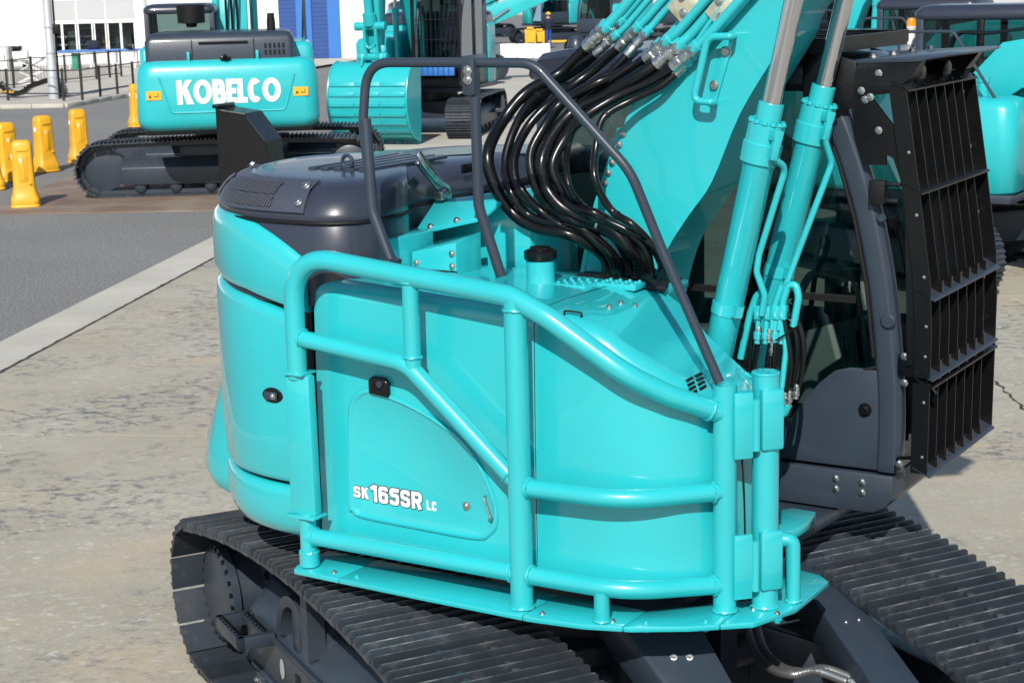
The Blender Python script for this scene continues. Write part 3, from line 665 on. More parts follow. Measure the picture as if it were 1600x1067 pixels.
for pts, y0, r in HO:
    r *= 1.30
    m = len(pts); ctrl = []
    for i, (px, py) in enumerate(pts):
        t = i/(m-1); y = lerp(t, [(0,y0),(.15,y0-.02),(.45,-.50+.1*y0),(.7,-.50),(1,-.33)]); jx = 0 if i in (0, m-1) else 1; ctrl.append(LY(px+jx*rh.uniform(-5,5), py+jx*rh.uniform(-4,4), y+jx*rh.uniform(-.03,.03)))
    path = spline(ctrl, 7)
    h = part('hydraulic_hose', MB().tube(path, r, 12), RUBBER)
    d = (path[0]-path[2]).normalized(); d = (d*.5+bd*.5).normalized(); p0 = path[0]
    fit = MB().lathe(p0-d*.025, d, [(0,r*1.22),(.045,r*1.25),(.05,r*1.05),(.058,r*1.05),(.062,r*1.35),(.088,r*1.35),(.092,r*1.0),(.10,r*1.0)], 16)
    fit.lathe(p0+d*.072, d, [(0,r*1.15),(.01,r*1.4),(.035,r*1.4),(.04,r*1.1)], 6)
    part('hose_fitting', fit, ZINC, h)
    e = path[-1]; part('end_collar', MB().lathe(e-V(0,0,.01), path[-2]-path[-1], [(0,r*1.3),(.03,r*1.3),(.034,r)], 14), MATTE, h)
    tp = [p0+d*.10, p0+d*.17, p0+d*.17+bd*.9]
    part('steel_pipe', MB().tube(fillet(tp, .2), r*.95, 12).lathe(p0+d*.095, d, [(0,r*1.3),(.03,r*1.35),(.035,r)], 14), TEAL, h)
    if y0 > -.1 or r > .026:
        q = path[16 if y0 > -.1 else 60]; dq = (path[17 if y0 > -.1 else 61]-q).normalized(); part('white_mark', MB().cyl(q-dq*.004, q+dq*.004, r*1.03, n=12), DECALW, h)
    for k in (20, 44):
        if k < len(path)-1 and r < .02:
            q = path[k]; part('cable_tie', MB().cyl(q-(path[k+1]-q).normalized()*.006, q+(path[k+1]-q).normalized()*.006, r*1.12, n=12), MATTE, h)
for px, py, w in ((1072,8,.10),(1130,14,.085)):
    c = LY(px, py, -.28)
    vb2 = part('valve_block', MB().obox(c, bd*.06, V(0,1,0)*.03, bd.cross(V(0,1,0))*w/2), BRASSZ, boom, bevel=.006)
    for s_ in (-1, 1): bolt(c+V(0,-.03,0)+bd.cross(V(0,1,0))*s_*.025+bd*.02*s_, (0,-1,0), vb2, 1.4)
# the slim pipe and bracket beside the handle
a, b = LY(1113,30,-.30), LY(1078,80,-.30)
part('slim_pipe', MB().cyl(b, a+(a-b)*1.5, .0105), TEAL, boom)
bolt(LY(1090,45,BY-.002), (0,-1,0), boom, 1.7)

# ---- boom cylinders
def cylinder(B, T, gz, name='boom_cylinder'):
    B, T = Vector(B), Vector(T); d = (T-B).normalized(); t0 = (gz-B.z)/d.z    # t0: gland top
    low = B - d*.75
    c = part(name, MB().lathe(low, d, [(0,.055),(.05,.063),(.75+t0-.268,.063),(.75+t0-.262,.066),(.75+t0-.255,.066),(.75+t0-.245,.079),(.75+t0-.165,.081)], 32), TEAL)
    fl = part('gland', MB().lathe(B+d*(t0-.165), d, [(0,.078),(.004,.0745),(.08,.0745),(.084,.058),(.088,.052),(.163,.052),(.165,.046)], 32), TEAL, c)
    s_ = d.orthogonal().normalized(); u_ = d.cross(s_)
    for k in range(12):
        a_ = 2*PI*k/12; inst('bolt', BOLTT, fl, MU @ align(B+d*(t0-.082)+(s_*cos(a_)+u_*sin(a_))*.065, d, 1.15))
    part('rod', MB().cyl(B+d*(t0-.05), T+d*.9, .038, n=28), CHROME, c)
    q = B+d*(t0-.13); sd = V(.75,-.62,0)
    pb = part('port_block', MB().obox(q+sd*.10, sd*.03, sd.cross(d)*.02, d*.022).obox(q+sd*.115-d*.05, sd*.016, sd.cross(d)*.016, d*.05), TEAL, c, bevel=.005)
    r0 = B+d*.03
    part('clamp_band', MB().lathe(r0, d, [(0,.068),(.045,.068)], 28).obox(r0+d*.022+sd*.085, sd*.03, sd.cross(d)*.016, d*.024), TEAL, c)
    return c, q+sd*.115-d*.09
c1, q1 = cylinder(LY(1133,500,-.37), LY(1240,0,-.37), 2.895)
c2, q2 = cylinder(LY(1213,440,.09), LY(1320,0,.09), 2.935)
def pipe(pts, r, parent, m=TEAL, nm='hydraulic_pipe'): return part(nm, MB().tube(spline(pts, 6) if m is not TEAL else fillet(pts, .06, 6), r, 10), m, parent)
pipe([q1, LY(1228,262,-.36), LY(1186,398,-.34), LY(1182,425,-.34), LY(1195,462,-.32), LY(1190,492,-.31)], .0145, c1)
pipe([q2, LY(1300,255,.07), LY(1245,400,.03), LY(1222,462,.0), LY(1222,505,-.05)], .0145, c2)
# pipes and hoses feeding the cylinders
T_ = -.28
def q_(px, py, y=T_): return LY(px, py, y)
pipe([q_(1157,560), q_(1172,490), q_(1182,462), q_(1192,455), q_(1196,470)], .0155, c1)
pipe([q_(1218,515), q_(1224,470), q_(1232,445), q_(1244,445), q_(1248,465), q_(1240,510)], .0155, c1)
pipe([q_(1207,515), q_(1210,480), q_(1222,445)], .0145, c1)
pipe([q_(1212,680,-.33), q_(1212,660,-.33), q_(1222,600,-.3), q_(1228,550), q_(1226,520)], .013, c1)
for x in (1186, 1199, 1214, 1224):
    c = q_(x, 488); part('pipe_clamp', MB().obox(c, V(.018,0,0), V(0,.02,0), V(0,0,.03)), TEAL, c1, bevel=.006)
    part('pipe_end', MB().lathe(q_(x-1,500), V(-.05,0,-1), [(0,.012),(.05,.012),(.052,.018),(.08,.018),(.083,.013),(.10,.013)], 12), TEAL, c1)
for k, pts in enumerate([[(1186,530),(1180,560),(1176,590),(1178,630)], [(1204,535),(1200,560),(1198,590),(1205,640)], [(1212,535),(1208,570),(1206,600),(1212,640)], [(1224,495),(1238,505),(1246,535),(1243,575),(1234,615)], [(1230,490),(1246,500),(1256,540),(1252,585),(1247,608)], [(1226,500),(1232,530),(1236,570),(1230,612)], [(1170,510),(1164,540),(1162,590),(1170,640)], [(1178,505),(1172,545),(1170,600),(1180,640)]]):
    y = -.26-.012*(k % 3)
    h = part('feed_hose', MB().tube(spline([LY(px, py, y) for px, py in pts], 7), .0115, 10), RUBBER, c1)
for px, py in ((1186,522),(1203,524),(1211,526),(1208,545),(1234,622),(1227,624),(1245,612)):
    part('fitting', MB().lathe(q_(px, py-12), q_(px-2, py+12)-q_(px, py-12), [(0,.010),(.012,.013),(.03,.013),(.033,.016),(.048,.016),(.052,.011),(.062,.012)], 12), ZINC, c1)
part('elbow', MB().tube(fillet([q_(1232,632), q_(1226,645), q_(1217,650), q_(1214,668)], .02), .017, 10), TEAL, c1)
part('cable_tie', MB().tube(spline([q_(1212,532,-.31), q_(1228,522,-.31), q_(1246,510,-.31)], 4), .004, 6), MATTE, c1)

# ---- cab
Y0, Y1 = .2, 1.22
cab = part('cab', MB().prism([(-.37,Y0,1.055),(1.18,Y0,1.05),(1.32,Y0,1.055),(1.375,Y0,1.085),(1.41,Y0,1.13),(1.41,Y0,1.235),(-.37,Y0,1.225)], (0,Y1-Y0,0)), GREY, bevel=.012)
part('lower_panel', MB().prism([(-.36,Y0,1.245),(1.36,Y0,1.252),(1.36,Y0,1.705),(1.20,Y0,1.70),(1.13,Y0,1.68),(1.06,Y0,1.62),(.96,Y0,1.49),(.90,Y0,1.40),(.84,Y0,1.35),(-.36,Y0,1.35)], (0,.035,0)), GREY, cab, bevel=.010)
q = LY(1352, 640, Y0); bolt((q.x, Y0-.001, q.z), (0,-1,0), cab, 2.2, BOLTB)
for px, py in ((1306,747),(1306,763),(1347,753),(1347,769)): q = LY(px, py, Y0-.002); bolt(q, (0,-1,0), cab, 1.2)
PIL = [(.90,3.0),(1.02,2.94),(1.12,2.79),(1.20,2.60),(1.275,2.36),(1.335,2.07),(1.372,1.76),(1.388,1.51),(1.385,1.25)]
for y in (Y0+.02, Y1-.05):
    pth = spline([V(x, y, z) for x, z in PIL], 5)
    rr = []
    for i, p in enumerate(pth):
        t = (pth[min(i+1, len(pth)-1)]-pth[max(i-1, 0)]).normalized(); n = V(-t.z, 0, t.x)
        if n.x < 0: n = -n
        rr.append([p-n*.058-V(0,.012,0), p-n*.04-V(0,.03,0), p+n*.03-V(0,.03,0), p+n*.052-V(0,.008,0), p+n*.052+V(0,.05,0), p-n*.058+V(0,.05,0)])
    part('front_pillar', MB().loft(rr, closed=True, cap0=True, cap1=True), GREY, cab, ang=50, bevel=.006)
part('pillar_bolt', MB().lathe(LY(1388,502,Y0-.012), (0,-1,0), [(0,.034),(.006,.034),(.014,.026)], 16), GREY, cab)
part('pillar_bolt', MB().lathe(LY(1378,341,Y0-.012), (0,-1,0), [(0,.020),(.006,.020),(.014,.014)], 16), GREY, cab)
# roof
rf = [[V(x, y, z) for x, z in ((-.36,2.93),(-.395,2.97),(-.39,3.02),(-.34,3.065),(-.2,3.085),(.6,3.065),(.98,3.03),(1.06,2.985),(1.06,2.94))] for y in (Y0-.005, Y0-.02, Y0+.02, Y0+.10)]
for q in rf[0]: q.z = 2.93 + (q.z-2.93)*.35
for q in rf[1]: q.z = 2.93 + (q.z-2.93)*.75
for q in rf[2]: q.z = 2.93 + (q.z-2.93)*.95
mir = [[V(q.x, Y0+Y1-q.y, q.z) for q in r] for r in rf[::-1]]
part('roof', MB().loft(rf+mir, cap0=True, cap1=True), GLOSSG, cab, ang=60)
part('roof_liner', MB().box(-.35, 1.02, Y0+.01, Y1-.01, 2.90, 2.93), MATTE, cab)
q = LY(900, 68, .6); part('roof_knob', MB().lathe((q.x,.6,3.075), (0,0,1), [(0,.045),(.03,.04),(.05,.02)], 14), GREY, cab)
for x in (-.345, .30):
    for y in (Y0+.0, Y1-.06): part('pillar', MB().box(x-.03, x+.05, y, y+.06, 1.24, 2.92), MATTE if x > 0 else GREY, cab, bevel=.008)
part('rear_wall', MB().box(-.375, -.345, Y0+.02, Y1-.02, 1.24, 2.25), GREY, cab, bevel=.006)
part('window_rail', MB().box(-.34, 1.22, Y0+.004, Y0+.02, 1.99, 2.02), MATTE, cab)
# glass
part('side_window', MB().loft([[V(-.3,Y0+.022,1.35), V(.9,Y0+.022,1.37), V(1.10,Y0+.022,1.62), V(1.34,Y0+.022,1.70)], [V(-.3,Y0+.022,2.92), V(.5,Y0+.022,2.92), V(.80,Y0+.022,2.92), V(1.0,Y0+.022,2.92)]]), GLASS, cab, smooth=False)
fg = [V(x+.03, 0, z) for x, z in PIL[1:]]
part('windscreen', MB().loft([[V(p.x, Y0+.06, p.z) for p in fg], [V(p.x, Y1-.06, p.z) for p in fg]]), GLASS, cab)
part('rear_window', MB().loft([[V(-.36,Y0+.07,2.26), V(-.36,Y1-.07,2.26)], [V(-.36,Y0+.07,2.92), V(-.36,Y1-.07,2.92)]]), GLASS, cab, smooth=False)
part('door_window', MB().loft([[V(-.29,Y1-.02,1.75), V(1.33,Y1-.02,1.75)], [V(-.29,Y1-.02,2.92), V(1.02,Y1-.02,2.92)]]), GLASS, cab, smooth=False)
part('door', MB().box(-.3, 1.34, Y1-.03, Y1, 1.24, 1.76), GREY, cab, bevel=.01)
part('front_lower_panel', MB().box(1.375, 1.40, Y0+.06, Y1-.06, 1.24, 1.32), GREY, cab)
part('window_frame', MB().tube(fillet([V(.92,Y0+.012,1.39), V(1.10,Y0+.012,1.64), V(1.33,Y0+.012,1.715)], .1), .010, 8).tube([V(x-.06, Y0+.0, z) for x, z in PIL[1:-2]], .010, 8), MATTE, cab)
# inside
seat = part('seat', MB().box(.10,.62,.46,.98,1.50,1.62).box(.02,.16,.48,.96,1.55,2.25), MATTE, cab, bevel=.05, seg=3)
part('headrest', MB().box(.03,.13,.60,.84,2.27,2.45), MATTE, seat, bevel=.03, seg=3)
part('seat_base', MB().box(.15,.58,.52,.92,1.23,1.5), MATTE, seat, bevel=.02)
con = part('console', MB().prism([(.25,.30,1.25),(.25,.30,1.78),(.62,.30,1.82),(.80,.30,1.72),(.86,.30,1.25)], (0,.15,0)), LGREY, cab, bevel=.03, seg=3)
part('monitor', MB().obox((1.08,.42,2.0), (.02,-.02,0), (.05,.07,0), (0,0,.10)), MATTE, cab, bevel=.01)
for y in (.36, 1.04): part('lever', MB().tube(fillet([V(.68,y,1.78), V(.70,y,1.95), V(.73,y,2.02)], .05), .014, 8).lathe((.73,y,2.01), (.2,0,1), [(0,.018),(.05,.026),(.12,.026),(.14,.012)], 12), MATTE, con)
part('grab_bar', MB().tube(fillet([V(1.24,.30,1.80), V(1.18,.30,2.06), V(.98,.30,2.10), V(.90,.30,1.95)], .06), .018, 10), MATTE, cab)
part('travel_lever', MB().tube([V(1.10,.62,1.25), V(1.02,.62,1.75)], .014, 8).tube([V(1.10,.78,1.25), V(1.02,.78,1.75)], .014, 8), MATTE, cab)
part('floor_mat', MB().box(-.3,1.36,Y0+.05,Y1-.05,1.238,1.25), MATTE, cab)
part('inner_door_panel', MB().prism([(.55,Y1-.04,1.26),(1.30,Y1-.04,1.26),(1.30,Y1-.04,1.72),(.9,Y1-.04,1.74),(.55,Y1-.04,1.62)], (0,-.03,0)), LGREY, cab, bevel=.015)  # pale colour paints in sky-lit ground reflected in the far door
# ---- barred guards in front of the cab
def gx(z): return lerp(z, [(1.25,1.58),(2.04,1.585),(2.55,1.51),(2.95,1.445)])
GY0, GY1 = .13, 1.07
def fins(z0, z1, name):
    n = 8; zs = [z0+(z1-z0)*k/6 for k in range(7)]
    def plate(ya, yb, xa, xb): return MB().loft([[V(gx(z)+xa, ya, z), V(gx(z)+xb, ya, z), V(gx(z)+xb, yb, z), V(gx(z)+xa, yb, z)] for z in zs], closed=True, cap0=True, cap1=True)
    fr = part(name, plate(GY0, GY0+.008, -.07, .004), BLACK, cab, bevel=.0015, seg=1)
    part('end_plate', plate(GY1, GY1+.008, -.07, .004), BLACK, fr, smooth=False)
    part('mounting_strip', plate(GY1-.14, GY1-.001, -.066, -.058), BLACK, fr, smooth=False)
    for k in range(1, n-1):
        y = GY0+(GY1-GY0)*k/(n-.5)
        part('slat', MB().loft([[V(gx(z)-.075, y, z), V(gx(z), y, z), V(gx(z), y+.006, z), V(gx(z)-.075, y+.006, z)] for z in zs], closed=True, cap0=True, cap1=True), BLACK, fr, smooth=False)
    return fr
gl = fins(1.285, 1.682, 'lower_guard'); gu = fins(1.705, 2.93, 'upper_guard')
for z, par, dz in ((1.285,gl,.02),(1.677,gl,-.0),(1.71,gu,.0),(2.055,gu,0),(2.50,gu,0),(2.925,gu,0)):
    part('cross_bar', MB().prism([(gx(z)-.06,GY0,z+.020),(gx(z)+.016,GY0,z-.016),(gx(z)+.016,GY0,z-.008),(gx(z)-.06,GY0,z+.028)], (0,GY1-GY0+.008,0)), GREY if z in (1.285,1.71,2.055) else BLACK, par, smooth=False)  # three bars painted grey for the sky reflected in black paint
    if z not in (2.50, 2.925):
        for k in range(1, 7):
            y = GY0+(GY1-GY0)*k/7.5+.01
            part('gusset', MB().prism([(gx(z)+.003,y,z-.005),(gx(z)-.05,y,z+.004),(gx(z)+.003,y,z+.05)], (0,.022,0)), BLACK, par, smooth=False)
for z in (1.36,1.60,1.80,1.93,2.14,2.40,2.66):
    bolt((gx(z)-.02, GY0, z), (0,-1,0), gl if z < 1.69 else gu, .5)
for z in (1.36,1.62): bolt((gx(z)-.057, GY1-.05, z), (1,0,0), gl, 1.3)
for z in (1.80,2.0,2.3,2.6,2.85): bolt((gx(z)-.057, GY1-.03, z), (1,0,0), gu, 1.1)
# mounting arms, hinge box, wiper motor
part('guard_arm', MB().prism([(1.2,Y0-.03,2.88),(1.3,Y0-.03,2.88),(1.4,Y0-.03,2.76),(1.475,Y0-.03,2.58),(1.5,Y0-.03,2.36),(1.52,Y0-.03,1.75),(1.475,Y0-.03,1.75),(1.455,Y0-.03,2.34),(1.43,Y0-.03,2.54),(1.395,Y0-.03,2.63),(1.365,Y0-.03,2.645),(1.365,Y0-.03,2.6),(1.27,Y0-.03,2.6),(1.225,Y0-.03,2.74)], (0,-.012,0)), BLACK, cab, smooth=False)
for px, py in ((1373,115),(1346,142),(1352,156),(1360,152),(1373,204)): bolt(LY(px, py, Y0-.043), (0,-1,0), cab, 1.15)
q = LY(1373, 300, Y0-.02); part('hinge_block', MB().box(q.x-.035, q.x+.035, Y0-.05, Y0-.005, q.z-.05, q.z+.05).cyl((q.x+.03,Y0-.03,q.z+.035),(q.x+.10,Y0-.03,q.z+.035),.009).cyl((q.x+.03,Y0-.03,q.z-.035),(q.x+.09,Y0-.03,q.z-.035),.012), MATTE, cab, bevel=.004)
q = LY(1412, 575, Y0); part('guard_latch', MB().box(q.x-.02,q.x+.07,Y0-.02,Y0+.02,q.z-.03,q.z+.06).tube(fillet([q+V(0,-.02,-.02), q+V(.10,-.03,-.02), q+V(.16,-.04,-.09)], .02), .008, 8), BLACK, cab, bevel=.003)
bolt(LY(1413,557,Y0-.021), (0,-1,0), cab, 1.2); bolt(LY(1413,598,Y0-.01), (0,-1,0), cab, 1.2)
part('guard_hook', MB().tube(fillet([LY(1398,738,Y0), LY(1402,715,Y0), LY(1425,715,Y0-.03), LY(1448,735,Y0-.06)], .03), .009, 8), BLACK, cab)
bolt(LY(1404,724,Y0-.005), (0,-1,0), cab, 1.3)
part('wiper', MB().tube([V(1.42,.75,1.40), V(1.40,.45,1.95)], .008, 6).bar((1.41,.5,1.85),(1.335,.42,2.3),.012,.02), MATTE, cab)
# visor and roof guard
vis = part('visor', MB().prism([(1.20,Y0-.02,3.035),(1.50,Y0-.02,3.05),(1.53,Y0-.02,3.042),(1.50,Y0-.02,3.03),(1.20,Y0-.02,3.02)], (0,Y1-Y0+.02,0)), GREY, cab, bevel=.002)
part('visor_cheek', MB().loft([[V(1.22,Y0-.02,3.02), V(1.50,Y0-.02,3.028), V(1.46,Y0+.16,3.028), V(1.22,Y0+.16,3.02)], [V(1.22,Y0-.05,2.96), V(1.46,Y0-.05,2.965), V(1.44,Y0+.14,2.96), V(1.22,Y0+.14,2.96)], [V(1.22,Y0-.04,2.88), V(1.38,Y0-.04,2.90), V(1.37,Y0+.10,2.90), V(1.22,Y0+.10,2.88)]], closed=True, cap0=True, cap1=True), BLACK, vis, ang=60)
part('visor_cheek', MB().loft([[V(1.2,Y1-.14,3.02), V(1.47,Y1-.14,3.028), V(1.45,Y1-.02,3.028), V(1.2,Y1-.02,3.02)], [V(1.2,Y1-.12,2.94), V(1.40,Y1-.12,2.95), V(1.40,Y1-.02,2.95), V(1.2,Y1-.02,2.94)]], closed=True, cap0=True, cap1=True), BLACK, vis, ang=60)
part('visor_bracket', MB().prism([(.98,Y0-.03,2.84),(.98,Y0-.03,3.04),(1.06,Y0-.03,3.07),(1.22,Y0-.03,3.03),(1.24,Y0-.03,2.86),(1.14,Y0-.03,2.80)], (0,.03,0)), BLACK, vis, bevel=.006)
for y in (.45, .80): part('work_lamp', MB().lathe((1.32,y,2.965), (1,0,-.15), [(0,.03),(.03,.05),(.09,.055),(.095,.048)], 18), BLACK, vis)
for y in (.30,.55,.80,1.05): bolt((1.25, y, 3.04), (0,0,1), vis, 1.6)
RX0, RX1, RY0, RY1 = .35, 1.10, .16, 1.16
rgo = part('roof_guard', MB().box(RX0, RX1, RY0, RY1, 3.062, 3.072), BLACK, cab, smooth=False)
for nm, A_, B_ in (('guard_edge',(RX0,RY0),(RX1,RY0)),('guard_edge',(RX0,RY1),(RX1,RY1)),('guard_edge',(RX0,RY0),(RX0,RY1)),('guard_edge',(RX1,RY0),(RX1,RY1))): part(nm, MB().bar((A_[0],A_[1],3.10),(B_[0],B_[1],3.10),.012,.055), BLACK, rgo, smooth=False)
for k in range(1, 5): part('roof_slat', MB().box(RX0+.006, RX1-.006, RY0+(RY1-RY0)*k/5-.004, RY0+(RY1-RY0)*k/5+.004, 3.073, 3.120), BLACK, rgo, smooth=False)

# ---- undercarriage
TA, TR, TZ0, HUMP, GAU, SW = 1.67, .405, .015, .19, 2.0, .72
tyaw = -R(90-26.5) - YAW
_dw = V(.334-.35*K, 7.30-7.85*K, 0)
MT = Matrix.Translation((_dw.x*_cs+_dw.y*_sn, -_dw.x*_sn+_dw.y*_cs, 0)) @ Matrix.Rotation(tyaw, 4, 'Z')
def upart(name, mb, m, parent=HERO, **k): return obj(name, mb, m, parent, M=MT, **k)
RP = TR-.05          # chain line radius under the shoe plates
def track_path(n=400):
    zc = TZ0+TR; pts = []
    L = 100
    for k in range(L): x = -TA+2*TA*k/L; pts.append((x, zc+RP+HUMP*(1-(x/TA)**2)))
    for k in range(L): a = PI/2-PI*k/L; pts.append((TA+RP*cos(a), zc+RP*sin(a)))
    for k in range(L): pts.append((TA-2*TA*k/L, zc-RP))
    for k in range(L): a = -PI/2-PI*k/L; pts.append((-TA+RP*cos(a), zc+RP*sin(a)))
    return pts
def resample(pts, n):
    pts = [Vector((a, b)) for a, b in pts]; pts.append(pts[0]); ds = [0]
    for a, b in zip(pts, pts[1:]): ds.append(ds[-1]+(b-a).length)
    tot = ds[-1]; out = []; j = 0
    for k in range(n):
        s_ = tot*k/n
        while ds[j+1] < s_: j += 1
        f = (s_-ds[j])/max(1e-9, ds[j+1]-ds[j]); out.append((pts[j].lerp(pts[j+1], f), (pts[j+1]-pts[j]).normalized()))
    return out, tot
NS = 50
tp_, tot = resample(track_path(), NS); pit = tot/NS
prof = [(-.47,-.006),(-.47,.006),(-.405,.008),(-.385,.038),(-.325,.040),(-.295,.010),(-.075,.010),(-.04,.036),(.02,.037),(.055,.010),(.27,.010),(.31,.038),(.37,.040),(.40,.012),(.455,.010),(.475,.000),(.455,-.010)]
sh = MB(); hw = SW/2
def shoe_row(y, k): return [V(a*pit, y, b if b < .02 else .012+(b-.012)*k) for a, b in prof]
sh.loft([shoe_row(-hw, .7), shoe_row(-hw+.012, 1), shoe_row(hw-.012, 1), shoe_row(hw, .7)], closed=True, cap0=True, cap1=True)
for sx in (-.17, .17):
    for sy in (-.10, .10): sh.lathe((sx*pit, sy, .012), (0,0,1), [(0,.020),(.014,.020),(.018,.014)], 8)
for sy in (-.055,): sh.box(-.20*pit, -.02*pit, sy+.02, sy+.09, .011, .0135)
SHOE = mesh_only(sh, STEEL, ang=40); SHOE.materials.append(WORN)
for p in SHOE.polygons:
    if abs(p.center.z-.038) < .010 and p.area > .002 and p.normal.z > .8 and abs(p.center.y) < .34: p.material_index = 1
lk = MB()
for sy in (-.09, .09): lk.prism([(-.5*pit,sy-.02,-.075),(.5*pit,sy-.02,-.075),(.55*pit,sy-.02,-.03),(.45*pit,sy-.02,.0),(-.45*pit,sy-.02,.0),(-.55*pit,sy-.02,-.03)], (0,.04,0))
lk.cyl((-.5*pit,-.12,-.045),(-.5*pit,.12,-.045),.025,n=10)
LINK = mesh_only(lk, FRAME)
for sgn in (-1, 1):
    yc = sgn*GAU/2
    # track frame
    fr = MB()
    yo = yc+sgn*.20; yi = yc-sgn*.20
    sec = [(yi,.20),(yo,.20),(yo,.44),(yc+sgn*.06,.60),(yc-sgn*.06,.60),(yi,.44)]
    fr.loft([[V(x, y, z) for y, z in sec] for x in (-1.30,-1.2,1.05,1.25)], closed=True, cap0=True, cap1=True)
    track = upart('crawler_track', fr, FRAME, bevel=.012)
    if sgn < 0: track['label'] = 'right crawler track with exposed side frame and step'
    for k, (p, t) in enumerate(tp_):
        n = V(-t.y, 0, t.x); n = n if (p-Vector((max(-TA, min(TA, p.x)), TZ0+TR))).dot(Vector((n.x, n.z))) > 0 else -n
        ax = V(t.x, 0, t.y); Mx = Matrix(((ax.x,0,n.x,p.x),(0,1,0,yc),(ax.z,0,n.z,p.y),(0,0,0,1)))
        if Mx.to_3x3().determinant() < 0: Mx = Matrix(((-ax.x,0,n.x,p.x),(0,1,0,yc),(-ax.z,0,n.z,p.y),(0,0,0,1)))
        inst('track_shoe', SHOE, track, MT @ Mx); inst('chain_link', LINK, track, MT @ Mx)
    # sprocket and final drive
    zc = TZ0+TR; pr = []
    for k in range(42): a = 2*PI*k/42; r_ = .30 if k % 2 else .345; pr.append(V(-TA+r_*cos(a), yc-.03, zc+r_*sin(a)))
    upart('sprocket', MB().prism(pr, (0,.06,0)), FRAME, track)
    dv_ = V(0, sgn, 0)
    fd = upart('final_drive', MB().lathe((-TA,yc-sgn*.25,zc), dv_, [(0,.20),(.22,.24),(.26,.27),(.29,.27),(.30,.225),(.42,.22),(.43,.245),(.47,.245),(.485,.21)], 40), FRAME, track)
    for k in range(24): a = 2*PI*k/24; inst('bolt', BOLTB, fd, MT @ align(V(-TA+.258*cos(a), yc+sgn*.04, zc+.258*sin(a)), dv_, 1.5))
    for k in range(24): a = 2*PI*k/24; inst('bolt', BOLTB, fd, MT @ align(V(-TA+.228*cos(a), yc+sgn*.22, zc+.228*sin(a)), dv_, 1.3))
    upart('motor_cover', MB().cyl((-TA,yc-sgn*.36,zc),(-TA,yc-sgn*.2,zc),.17), FRAME, track)
    upart('idler', MB().lathe((TA,yc-.11,zc), (0,1,0), [(0,.24),(.02,.31),(.09,.31),(.095,.345),(.125,.345),(.13,.31),(.20,.31),(.22,.24)], 40), FRAME, track)
    upart('frame_yoke', MB().box(1.2,1.62,yc-.20,yc-.13,.32,.52).box(1.2,1.62,yc+.13,yc+.20,.32,.52), FRAME, track, bevel=.015)
    upart('drive_bracket', MB().prism([(-1.42,yc-sgn*.13,.22),(-1.42,yc-sgn*.13,.62),(-1.15,yc-sgn*.13,.60),(-1.15,yc-sgn*.13,.2)], (0,-sgn*.08,0)), FRAME, track, bevel=.01)
    for x in (-1.05,-.65,-.25,.15,.55,.95):
        upart('track_roller', MB().lathe((x,yc-.17,.165), (0,1,0), [(0,.05),(.03,.055),(.035,.09),(.09,.09),(.095,.075),(.245,.075),(.25,.09),(.305,.09),(.31,.055),(.34,.05)], 20), FRAME, track)
        rb = upart('roller_bracket', MB().box(x-.05,x+.05,yo-.03,yo+.012,.13,.22), FRAME, track, bevel=.01)
        for bx in (-.028,.028): inst('bolt', BOLT, rb, MT @ align(V(x+bx, yo+sgn*.012 if sgn > 0 else yo-.032, .18), dv_, 1.2))
    for x in (-.45,.55):
        upart('carrier_roller', MB().lathe((x,yc-.1,zc+RP+HUMP*(1-(x/TA)**2)-.14), (0,1,0), [(0,.05),(.02,.065),(.18,.065),(.2,.05)], 18).box(x-.04,x+.04,yc-.2,yc-.12,.5,zc+RP+HUMP-.16), FRAME, track)
    # bracing arch, outer flange and step on the frame
    yf = yo+sgn*.003
    arch = [V(-.62+.21*cos(a), yf, .50+.23*sin(a)) for a in [PI-PI*k/14 for k in range(15)]]
    inn = [V(-.62+.16*cos(a), yf, .50+.18*sin(a)) for a in [PI*k/14 for k in range(15)]]
    upart('arch_brace', MB().prism(arch+inn, (0,-sgn*.16,0)), FRAME, track, ang=50)
    upart('brace_post', MB().box(-.68,-.60,yo-.10,yo-.02,.44,.66) if sgn > 0 else MB().box(-.68,-.60,yo+.02,yo+.10,.44,.66), FRAME, track, bevel=.006)
    upart('frame_edge', MB().tube([V(-1.28,yo+sgn*.004,.445), V(1.2,yo+sgn*.004,.445)], .014, 8), FRAME, track)
    upart('lower_edge', MB().tube([V(-1.2,yo+sgn*.004,.215), V(1.2,yo+sgn*.004,.215)], .014, 8), FRAME, track)
    st = upart('step', MB().tube(fillet([V(-1.20,yo,.47), V(-1.20,yo+sgn*.17,.47), V(-.88,yo+sgn*.17,.47), V(-.88,yo,.47)], .06), .012, 6), FRAME, track)
    ya, yb = sorted((yo, yo+sgn*.18))
    upart('step_bar', MB().box(-1.22,-.86,*sorted((yo+sgn*.14,yo+sgn*.18)),.42,.485).box(-1.22,-1.18,ya,yb,.42,.485).box(-.90,-.86,ya,yb,.42,.485), FRAME, st, bevel=.008)
    upart('step_tread', MB().box(-1.18,-.90,*sorted((yo+sgn*.02,yo+sgn*.06)),.455,.485), FRAME, st, bevel=.004)
    for k in range(7):
        x = -1.15+.04*k
        for yy in (.16, .04): inst('tread_tooth', BOLTB, st, MT @ align(V(x, yo+sgn*yy, .485), V(0,0,1), 1.0))
    upart('oval_hole', MB().prism([V(-.78+.030*cos(a), yf, .335+.05*sin(a)) for a in [2*PI*k/16 for k in range(16)]], (0,sgn*.001,0)), LGREY, track)
    upart('slot_hole', MB().box(-.60,-.54,*sorted((yf,yf+sgn*.001)),.27,.38), MATTE, track)
    upart('grease_cover', MB().box(.1,.22,*sorted((yo,yo+sgn*.012)),.36,.50), FRAME, track, bevel=.01)
